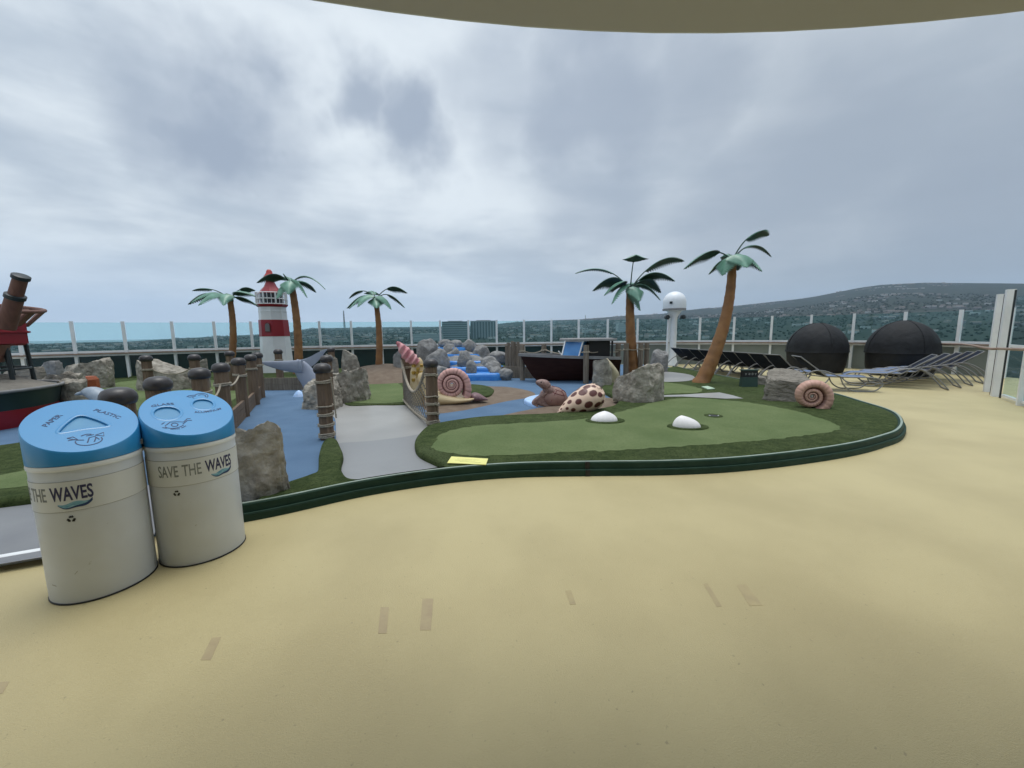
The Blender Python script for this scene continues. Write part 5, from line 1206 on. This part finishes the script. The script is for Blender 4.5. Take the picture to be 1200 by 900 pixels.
# sun loungers: x runs from the head (0) to the foot (1.95)
def make_lounger():
    root = thing('sun_lounger', 'x', 'sun lounger'); W2 = .275
    hx, hz = .74, .39; tx, tz = .10, .90
    m = MB()
    for sy in (-1, 1):
        y = sy * W2
        m.tube(smooth_line([(hx, y, hz), (1.30, y, .375), (1.72, y, .375), (1.90, y, .32), (1.97, y, .20)], 5), .017, 8)
        m.tube([(hx, y * .94, hz), (tx, y * .94, tz)], .016, 8)
    m.tube([(tx, -W2 * .94, tz), (tx, W2 * .94, tz)], .016, 8); m.tube([(1.97, -W2, .20), (1.97, W2, .20)], .016, 8); m.tube([(hx, -W2, hz), (hx, W2, hz)], .015, 8)
    m.build('frame', 'steel_tube', root, smooth=60)
    for sy in (-1, 1):
        y = sy * (W2 + .03)
        m = MB(); m.tube(smooth_line([(-.16, y, .02), (-.06, y, .16), (.12, y, .36), (.40, y, .53), (.66, y, .53), (.90, y, .44), (1.05, y, .38)], 5), .017, 8); m.build('head_leg', 'steel_tube', root, smooth=60)
        m = MB(); m.tube(smooth_line([(1.02, y, .375), (1.12, y, .16), (1.30, y, .03), (1.55, y, .02), (1.80, y, .04), (1.96, y, .18)], 5), .017, 8); m.build('foot_leg', 'steel_tube', root, smooth=60)
    m = MB(); m.tube([(-.16, -W2 - .03, .02), (-.16, W2 + .03, .02)], .016, 8); m.build('ground_bar', 'steel_tube', root, smooth=60)
    def sling(pts, name, mat):
        m = MB(); w_ = W2 * .93; q = []
        for x, z in pts: q.append(m.add([(x, -w_, z), (x, 0, z - .012), (x, w_, z)]))
        nrm = .008
        for x, z in pts: q.append(m.add([(x, -w_, z - nrm), (x, 0, z - .012 - nrm), (x, w_, z - nrm)]))
        k = len(pts)
        for i in range(k - 1):
            for j in range(2): m.face((q[i] + j, q[i + 1] + j, q[i + 1] + j + 1, q[i] + j + 1)); m.face((q[k + i] + j + 1, q[k + i + 1] + j + 1, q[k + i + 1] + j, q[k + i] + j))
            for j, rv in ((0, 0), (2, 1)):
                f = (q[i] + j, q[k + i] + j, q[k + i + 1] + j, q[i + 1] + j); m.face(f[::-1] if rv else f)
        return m.build(name, mat, root, smooth=60)
    sling([(hx + .02, hz + .012), (1.1, .38), (1.5, .382), (1.76, .375), (1.92, .29)], 'seat_sling', 'sling_sky_sheen')
    sling([(tx + .005, tz + .004), (.3, .715), (.55, .512), (hx - .01, hz + .014)], 'back_sling', 'sling_navy')
    return root
lg = make_lounger(); lg['group'] = 'sun loungers with navy slings'
ang = math.atan2(.26, .96)
first = True
row = [('nearest lounger of the long row, its seat pale with sky sheen behind the tan spiral shell', 0), ('second nearest lounger of the long row, its back just above the layered boulder', 1), ('lounger of the long row rising above the left end of the layered boulder', 2),
       ('lounger of the long row behind the right half of the green sign box', 3), ('lounger of the long row directly left of the green sign box', 4), ('lounger of the long row, first one right of the leaning palm trunk', 5), ('lounger mostly hidden by the leaning palm trunk', 6),
       ('lounger of the long row, first one left of the leaning palm trunk', 7), ('lounger second from the radome column in the long row', 8), ('lounger next to the radome column at the far end of the row', 9)]
for lb, k in row:
    loc = (7.55 - .095 * k, 10.85 + .63 * k, 0) if k else (7.60, 10.75, 0); lb = 'navy ' + lb
    if first: lg.location = loc; lg.rotation_euler.z = math.atan2(-.24, .97); lg['label'] = lb; first = False
    else: dup(lg, loc, ang + .01 * math.sin(k * 5), lb)
ang2 = math.atan2(.57, -.82)
for k, lb in enumerate(['navy lounger facing the right daybed, leftmost of the group by the glass partition', 'navy lounger second from the left in the group by the glass partition', 'navy lounger in the middle of the group by the glass partition', 'navy lounger next to the white columns of the glass partition', 'navy lounger seen through the glass partition panes']):
    dup(lg, (11.35 + .72 * k, 10.5 + .35 * k, 0), ang2 + .01 * math.sin(k * 3), lb)

# ------------------------------------------------------------------ sea, coast and hill
WZ = -43.0
SKY = [(-400, 404), (0, 404), (60, 402.5), (100, 401), (150, 400.3), (200, 397), (260, 394), (300, 392), (340, 389.5), (370, 384.5), (430, 383.5), (500, 383), (560, 381), (590, 378.5), (620, 376), (650, 375), (680, 374), (705, 372), (734, 369.5), (772, 367.5),
       (804, 363), (840, 360), (862, 358), (885, 355.5), (907, 353), (930, 350.5), (950, 347.5), (1000, 337.5), (1025, 334), (1075, 331.5), (1150, 332), (1200, 332.5), (1300, 334), (1700, 345)]
RT = [(-400, 2700), (60, 3300), (150, 3700), (300, 4200), (1700, 4600)]
def azpx(az): return 600 + F * math.tan(max(-1.15, min(1.15, az)))
def zsky(az):
    px = azpx(az); r_ = interp(RT, px); d = ray(px, interp(SKY, px)); return H + d.z / math.hypot(d.x, d.y) * r_
def terrain_z(az, r_):
    px = azpx(az); Rm = interp(RT, px); zs = zsky(az); t = (r_ - 650) / (Rm - 650)
    base = -37.0
    if t <= 0: return base
    k = min(t, 1) ** (1.25 if zs > 60 else 1.0)
    z = base + (zs - base) * k
    x, y = r_ * math.sin(az), r_ * math.cos(az)
    z += (12 * mn.fractal(Vector((x, y, 0)) * .0011, 1.0, 2.0, 4) * min(1, t * 2.0) * max(0, min(1, (zs + 40) / 90)) - 4 * min(1, t * 2) * (zs > 20)) * (1 if t < .93 else .25)
    if t > 1: z -= (t - 1) * (260 if zs > -20 else 60)
    return z
AZ0, AZ1, NAZ = -1.02, 1.05, 260
radii = [450, 650] + [650 + 120 * i for i in range(1, 38)] + [5400, 6000]
m = MB()
for i in range(NAZ + 1):
    az = AZ0 + (AZ1 - AZ0) * i / NAZ
    for r_ in radii: m.v.append(Vector((r_ * math.sin(az), r_ * math.cos(az), terrain_z(az, r_) if r_ > 460 else WZ - 2)))
K = len(radii)
for i in range(NAZ):
    for k in range(K - 1): a = i * K + k; m.face((a, a + K, a + K + 1, a + 1))
kind(m.build('hillside', 'terrain', smooth=60), 'structure')
m = MB(); m.sheet([(7900 * math.cos(t * PI / 40), 7900 * math.sin(t * PI / 40), WZ) for t in range(80)]); kind(m.build('sea', 'water'), 'structure')
# ship's side below the deck
m = MB(); m.slab([(p.x * 1.02, p.y * 1.02 + .1) for p in fl], WZ - .5, -0.42); kind(m.build('ship_hull', 'white_paint'), 'structure')

rr = random.Random(11)
def place(lo, hi, azl=-.90, azr=.96):
    az = rr.uniform(azl, azr); px = azpx(az); Rm = interp(RT, px); r_ = lo + (min(hi, Rm * 1.0) - lo) * rr.random() ** .8
    return az, r_
# distant woods and town as masses
m = MB(); ico = bmesh.new(); bmesh.ops.create_icosphere(ico, subdivisions=1, radius=1); IV = [v.co.copy() for v in ico.verts]; IF = [tuple(v.index for v in f.verts) for f in ico.faces]; ico.free()
cnt = 0
while cnt < 9000:
    az, r_ = place(700, 3100); x, y = r_ * math.sin(az), r_ * math.cos(az)
    if mn.noise(Vector((x, y, 0)) * .004) + .25 * mn.noise(Vector((x, y, 5)) * .02) < rr.uniform(-.65, .15): continue
    if azpx(az) < 200 and r_ > 2900: continue
    z = terrain_z(az, r_); s_ = rr.uniform(1.6, 3.6) * (.75 + r_ / 4200); n = m.add([Vector((x, y, z + s_ * .45)) + Vector((v.x * s_ * rr.uniform(.8, 1.3), v.y * s_, v.z * s_ * rr.uniform(.7, 1.0))) for v in IV])
    for f in IF: m.face([n + i for i in f])
    cnt += 1
kind(m.build('far_woods', 'tree_far'), 'stuff')
def house(mb, x, y, z, w, d, h, rz, gable):
    c, s_ = math.cos(rz), math.sin(rz)
    def P(u, v, q): return (x + c * u - s_ * v, y + s_ * u + c * v, z + q)
    n = mb.add([P(-w, -d, -3), P(w, -d, -3), P(w, d, -3), P(-w, d, -3), P(-w, -d, h), P(w, -d, h), P(w, d, h), P(-w, d, h)])
    for q in ((0, 1, 5, 4), (1, 2, 6, 5), (2, 3, 7, 6), (3, 0, 4, 7)): mb.face([n + i for i in q], 0)
    if gable:
        k = mb.add([P(-w * 1.05, 0, h + d * .5), P(w * 1.05, 0, h + d * .5)])
        mb.face((n + 4, n + 5, k + 1, k), 1); mb.face((n + 6, n + 7, k, k + 1), 1); mb.face((n + 5, n + 6, k + 1), 0); mb.face((n + 7, n + 4, k), 0)
    else: mb.face((n + 4, n + 5, n + 6, n + 7), 0)
m = MB(); m2 = MB(); m3 = MB()
for i in range(560):                                    # streets along the contours, a row of houses on each
    az, r_ = place(1100, 4450); g = mn.noise(Vector((r_ * math.sin(az), r_ * math.cos(az), 9)) * .0022)
    if g < rr.uniform(-.30, .35) or (azpx(az) < 200 and r_ > 2900): continue
    sl_ = rr.uniform(-.5, .5); q = (m, m2, m3)[rr.choices(range(3), (3, 3, 2))[0]]
    for j in range(rr.randrange(2, 9)):
        a_ = az + j * rr.uniform(15, 27) / r_; rj = r_ + j * sl_ * 14 + rr.uniform(-6, 6); x, y = rj * math.sin(a_), rj * math.cos(a_)
        w = rr.uniform(4, 8.5); house(q, x, y, terrain_z(a_, rj), w, w * rr.uniform(.5, .8), rr.uniform(3.2, 5.6), rr.uniform(-.3, .3) - a_, rr.random() < .6)
# (the town's mass: three tints of wall in one object)
tm = MB()
for k, q in enumerate((m, m2, m3)):
    n = len(tm.v); tm.v += q.v
    for f, mi in zip(q.f, q.mi): tm.face([n + i for i in f], 3 if mi else k)
kind(tm.build('far_town', ['house_white', 'house_cream', 'house_grey', 'house_roof']), 'stuff')
protos = []
for kx, (w, d, h, gb, mats) in enumerate([(6.5, 5, 4.5, 1, ['house_white', 'house_roof']), (8, 5, 5.5, 0, ['building_pale', 'house_roof']), (6, 4.5, 4.5, 1, ['house_cream', 'house_roof']), (14, 6, 6.5, 0, ['house_white', 'house_roof'])]):
    q = MB(); house(q, 0, 0, 0, w, d, h, 0, gb); me = q.build('town_house', mats); protos.append(me)
LBL = ['small pale gabled house in the hazy hillside town beyond the glass screen', 'flat roofed pale block in the hazy hillside town beyond the glass screen', 'small cream gabled house in the hazy hillside town beyond the glass screen', 'long white flat roofed building in the hazy hillside town beyond the glass screen']
used = [False] * 4; tries = 0; got = 0
while got < 190:
    az, r_ = place(1050, 3000, -.42, .93)
    x, y = r_ * math.sin(az), r_ * math.cos(az); px = azpx(az); z = terrain_z(az, r_)
    if 508 < px < 592 and r_ < 1500: continue
    k = rr.choices(range(4), (4, 3, 4, 1))[0]
    o = protos[k] if not used[k] else protos[k].copy()
    if used[k]: COL.objects.link(o)
    used[k] = True; o.location = (x, y, z); o.rotation_euler.z = rr.uniform(-.5, .5); tag(o, LBL[k], 'house', 'houses in the town on the hillside'); got += 1
# office blocks and masts standing out of the town
def office(l, r, t, Y, label, vertical, mats, base=-34):
    a, b = A(l, t, Y), A(r, t, Y); w = b.x - a.x; c = Vector(((a.x + b.x) / 2, Y + 20, base)); h = a.z - base
    root = thing('office_building', label, 'office building', c); m = MB(); m.box(c + Vector((0, 0, h / 2)), (w, 36, h)); m.build('wall', mats[0], root)
    m = MB(); m.box(c + Vector((0, 0, h + 1.2)), (w * .55, 18, 2.4)); m.build('roof_plant', mats[0], root)
    if vertical:
        k = 9
        for i in range(k): m = MB(); m.box(c + Vector((-w / 2 + w * (i + .5) / k, -18.0, h * .5)), (w / k * .55, .8, h * .9)); m.build('window_strip', mats[1], root)
    else:
        k = max(3, int(h / 7))
        for i in range(k): m = MB(); m.box(c + Vector((0, -18.0, h * (i + .6) / k)), (w * .97, .8, h / k * .48)); m.build('window_strip', mats[1], root)
office(517.5, 547.5, 376.8, 1350, 'grey office block with horizontal window bands, left of a twin', False, ('building_grey', 'building_glass'))
office(551, 581.5, 376, 1380, 'darker office block with vertical window strips, right of its twin', True, ('building_grey', 'building_glass'))
office(725, 733.5, 379.5, 1500, 'slender pale tower block left of the centre palm trunk', False, ('building_pale', 'building_grey'))
office(806, 821, 383.8, 1700, 'white block in the town left of the leaning palm', False, ('building_pale', 'building_grey'))
office(484, 517, 391.5, 1250, 'long low pale building with window rows above the waterfall', False, ('building_pale', 'building_grey'))
office(684, 702, 387, 1600, 'low pale block in the town above the boat cabin', False, ('building_pale', 'building_grey'))
def mast(px, top, Y, w, label):
    a = A(px, top, Y); z0 = terrain_z(math.atan2(a.x, Y), Y) - 2; m = MB(); c = Vector((a.x, Y, z0)); h = a.z - z0
    L4 = [Vector((sx, sy, 0)) for sx in (-1, 1) for sy in (-1, 1)]
    for q in L4: m.beam(c + q * w, c + q * w * .25 + Vector((0, 0, h)), .9, .9)
    for i in range(9):
        z_ = h * i / 9; k0 = w * (1 - .75 * i / 9); k1 = w * (1 - .75 * (i + 1) / 9)
        for p_, q_ in ((0, 1), (2, 3), (0, 2), (1, 3)): m.beam(c + L4[p_] * k0 + Vector((0, 0, z_)), c + L4[q_] * k1 + Vector((0, 0, z_ + h / 9)), .6, .6)
    o = m.build('lattice_mast', 'building_grey'); recentre(o, c); tag(o, label, 'mast')
mast(402.5, 364, 1500, 3.2, 'tall lattice mast on the skyline left of the middle palm')
mast(686, 369.5, 1300, 1.1, 'thin mast on the skyline above the boat cabin roof')
mast(352, 386, 1600, 1.6, 'short lattice mast on the coast just right of the lighthouse palm')

# ------------------------------------------------------------------ air
hz = bpy.data.materials.new('haze'); nt, N, L = nodes(hz); out = N.new('ShaderNodeOutputMaterial'); v = N.new('ShaderNodeVolumePrincipled')
v.inputs['Color'].default_value = (.62, .80, 1.0, 1); v.inputs['Density'].default_value = 0.000075; v.inputs['Anisotropy'].default_value = 0.0
L.new(v.outputs[0], out.inputs['Volume']); MT['haze'] = hz
m = MB(); m.box((0, 0, 330), (16600, 16600, 760)); kind(m.build('haze', 'haze'), 'stuff')

# ------------------------------------------------------------------ overcast sky and soft sun
w = bpy.data.worlds.new('World'); S.world = w; nt, N, L = nodes(w)
out = N.new('ShaderNodeOutputWorld'); bg = N.new('ShaderNodeBackground'); bg.inputs[1].default_value = 0.1; L.new(bg.outputs[0], out.inputs[0])
SUN_EL, SUN_AZ = R(82), R(5)
sky = N.new('ShaderNodeTexSky'); sky.sky_type = 'NISHITA'; sky.sun_disc = False; sky.sun_elevation = SUN_EL; sky.sun_rotation = SUN_AZ
tc = N.new('ShaderNodeTexCoord'); sp = N.new('ShaderNodeSeparateXYZ'); L.new(tc.outputs['Generated'], sp.inputs[0])
def math_(op, a, b=None, c=None):
    n = N.new('ShaderNodeMath'); n.operation = op
    for i, q in enumerate((a, b, c)):
        if q is None: continue
        if isinstance(q, (int, float)): n.inputs[i].default_value = q
        else: L.new(q, n.inputs[i])
    return n.outputs[0]
def smooth_(x, a, b, lo=0.0, hi=1.0):
    n = N.new('ShaderNodeMapRange'); n.interpolation_type = 'SMOOTHSTEP'; n.inputs[1].default_value = a; n.inputs[2].default_value = b; n.inputs[3].default_value = lo; n.inputs[4].default_value = hi
    L.new(x, n.inputs[0]); return n.outputs[0]
def mixc(f, a, b):
    n = N.new('ShaderNodeMix'); n.data_type = 'RGBA'
    if isinstance(f, (int, float)): n.inputs[0].default_value = f
    else: L.new(f, n.inputs[0])
    for i, q in ((6, a), (7, b)):
        if isinstance(q, tuple): n.inputs[i].default_value = (*q, 1)
        else: L.new(q, n.inputs[i])
    return n.outputs[2]
def noise_(vec, sc, det, rough=.5, dist=0.0):
    n = N.new('ShaderNodeTexNoise'); n.inputs['Scale'].default_value = sc; n.inputs['Detail'].default_value = det; n.inputs['Roughness'].default_value = rough; n.inputs['Distortion'].default_value = dist
    L.new(vec, n.inputs['Vector']); return n
X, Yy, Z = sp.outputs
zc = math_('ADD', math_('MAXIMUM', Z, 0.0), 0.16)
cb = N.new('ShaderNodeCombineXYZ'); L.new(math_('DIVIDE', X, zc), cb.inputs[0]); L.new(math_('DIVIDE', Yy, zc), cb.inputs[1]); cb.inputs[2].default_value = 3.7
n1 = noise_(cb.outputs[0], .80, 7, .52, .35); n2 = noise_(cb.outputs[0], 2.3, 6, .55, .2)
cb2 = N.new('ShaderNodeCombineXYZ'); L.new(math_('MULTIPLY', X, 1.6), cb2.inputs[0]); L.new(math_('MULTIPLY', Yy, 1.6), cb2.inputs[1]); L.new(math_('MULTIPLY', Z, 8.5), cb2.inputs[2])
n3 = noise_(cb2.outputs[0], 1.15, 6, .55, .3)                # layered bands
val = math_('ADD', math_('ADD', math_('MULTIPLY', n1.outputs[0], .5), math_('MULTIPLY', n2.outputs[0], .18)), math_('MULTIPLY', n3.outputs[0], .32))
t = smooth_(val, .41, .60)
cloud = mixc(t, (4.2, 4.85, 5.6), (6.9, 7.5, 7.95))
# broad dark cloud lobes at fixed bearings
wn = noise_(tc.outputs['Generated'], 3.2, 5, .55)
vm = N.new('ShaderNodeVectorMath'); vm.operation = 'MULTIPLY_ADD'; vm.inputs[1].default_value = (.42, .42, .42)
L.new(wn.outputs['Color'], vm.inputs[0]); vm.inputs[2].default_value = (-.21, -.21, -.21)
va = N.new('ShaderNodeVectorMath'); va.operation = 'ADD'; L.new(tc.outputs['Generated'], va.inputs[0]); L.new(vm.outputs[0], va.inputs[1])
dark = None
for (px, py), rad, amt in [((215, 80), .12, .75), ((275, 112), .14, 1.0), ((335, 140), .10, .6), ((425, 115), .10, .9), ((490, 160), .12, .95), ((325, 185), .09, .5), ((600, 120), .16, .5), ((700, 110), .19, .85), ((790, 90), .15, .65), ((700, 235), .18, .45), ((960, 180), .24, .55), ((1130, 290), .22, .8), ((900, 300), .18, .5)]:
    d = ray(px, py).normalized(); dn = N.new('ShaderNodeVectorMath'); dn.operation = 'DISTANCE'; L.new(va.outputs[0], dn.inputs[0]); dn.inputs[1].default_value = d
    q = smooth_(dn.outputs['Value'], rad * 1.22, rad * .30, 0.0, amt); dark = q if dark is None else math_('MAXIMUM', dark, q)
cloud = mixc(dark, cloud, (3.15, 3.7, 4.55))
# the cover thickens towards the right (starboard) and lightens to the left
rgt = smooth_(X, -.15, .85)
cloud = mixc(math_('MULTIPLY', rgt, .62), cloud, (2.75, 3.15, 3.65))
low = smooth_(Z, .20, .015)
horc = mixc(smooth_(X, -.35, .75), (5.2, 6.4, 8.0), (2.9, 3.45, 4.1))
cloud = mixc(math_('MULTIPLY', low, .85), cloud, horc)
boost = math_('ADD', 1.0, math_('MULTIPLY', smooth_(Z, .58, .95), 1.3))
vs = N.new('ShaderNodeVectorMath'); vs.operation = 'SCALE'; L.new(cloud, vs.inputs[0]); L.new(boost, vs.inputs['Scale'])
L.new(mixc(.05, vs.outputs[0], sky.outputs[0]), bg.inputs[0])
sd = bpy.data.lights.new('sun', 'SUN'); sd.energy = 1.25; sd.angle = R(28); sd.color = (1, .965, .91); so = bpy.data.objects.new('sun', sd); COL.objects.link(so)
dirv = Vector((math.sin(SUN_AZ) * math.cos(SUN_EL), math.cos(SUN_AZ) * math.cos(SUN_EL), math.sin(SUN_EL)))
so.rotation_euler = dirv.to_track_quat('Z', 'Y').to_euler()

S.render.engine = 'CYCLES'
S.cycles.use_denoising = True; S.cycles.max_bounces = 6; S.cycles.transparent_max_bounces = 16; S.cycles.volume_bounces = 0
S.view_settings.view_transform = 'Standard'; S.view_settings.look = 'None'; S.view_settings.gamma = 1; S.view_settings.use_curve_mapping = False
S.view_settings.exposure = 0.30
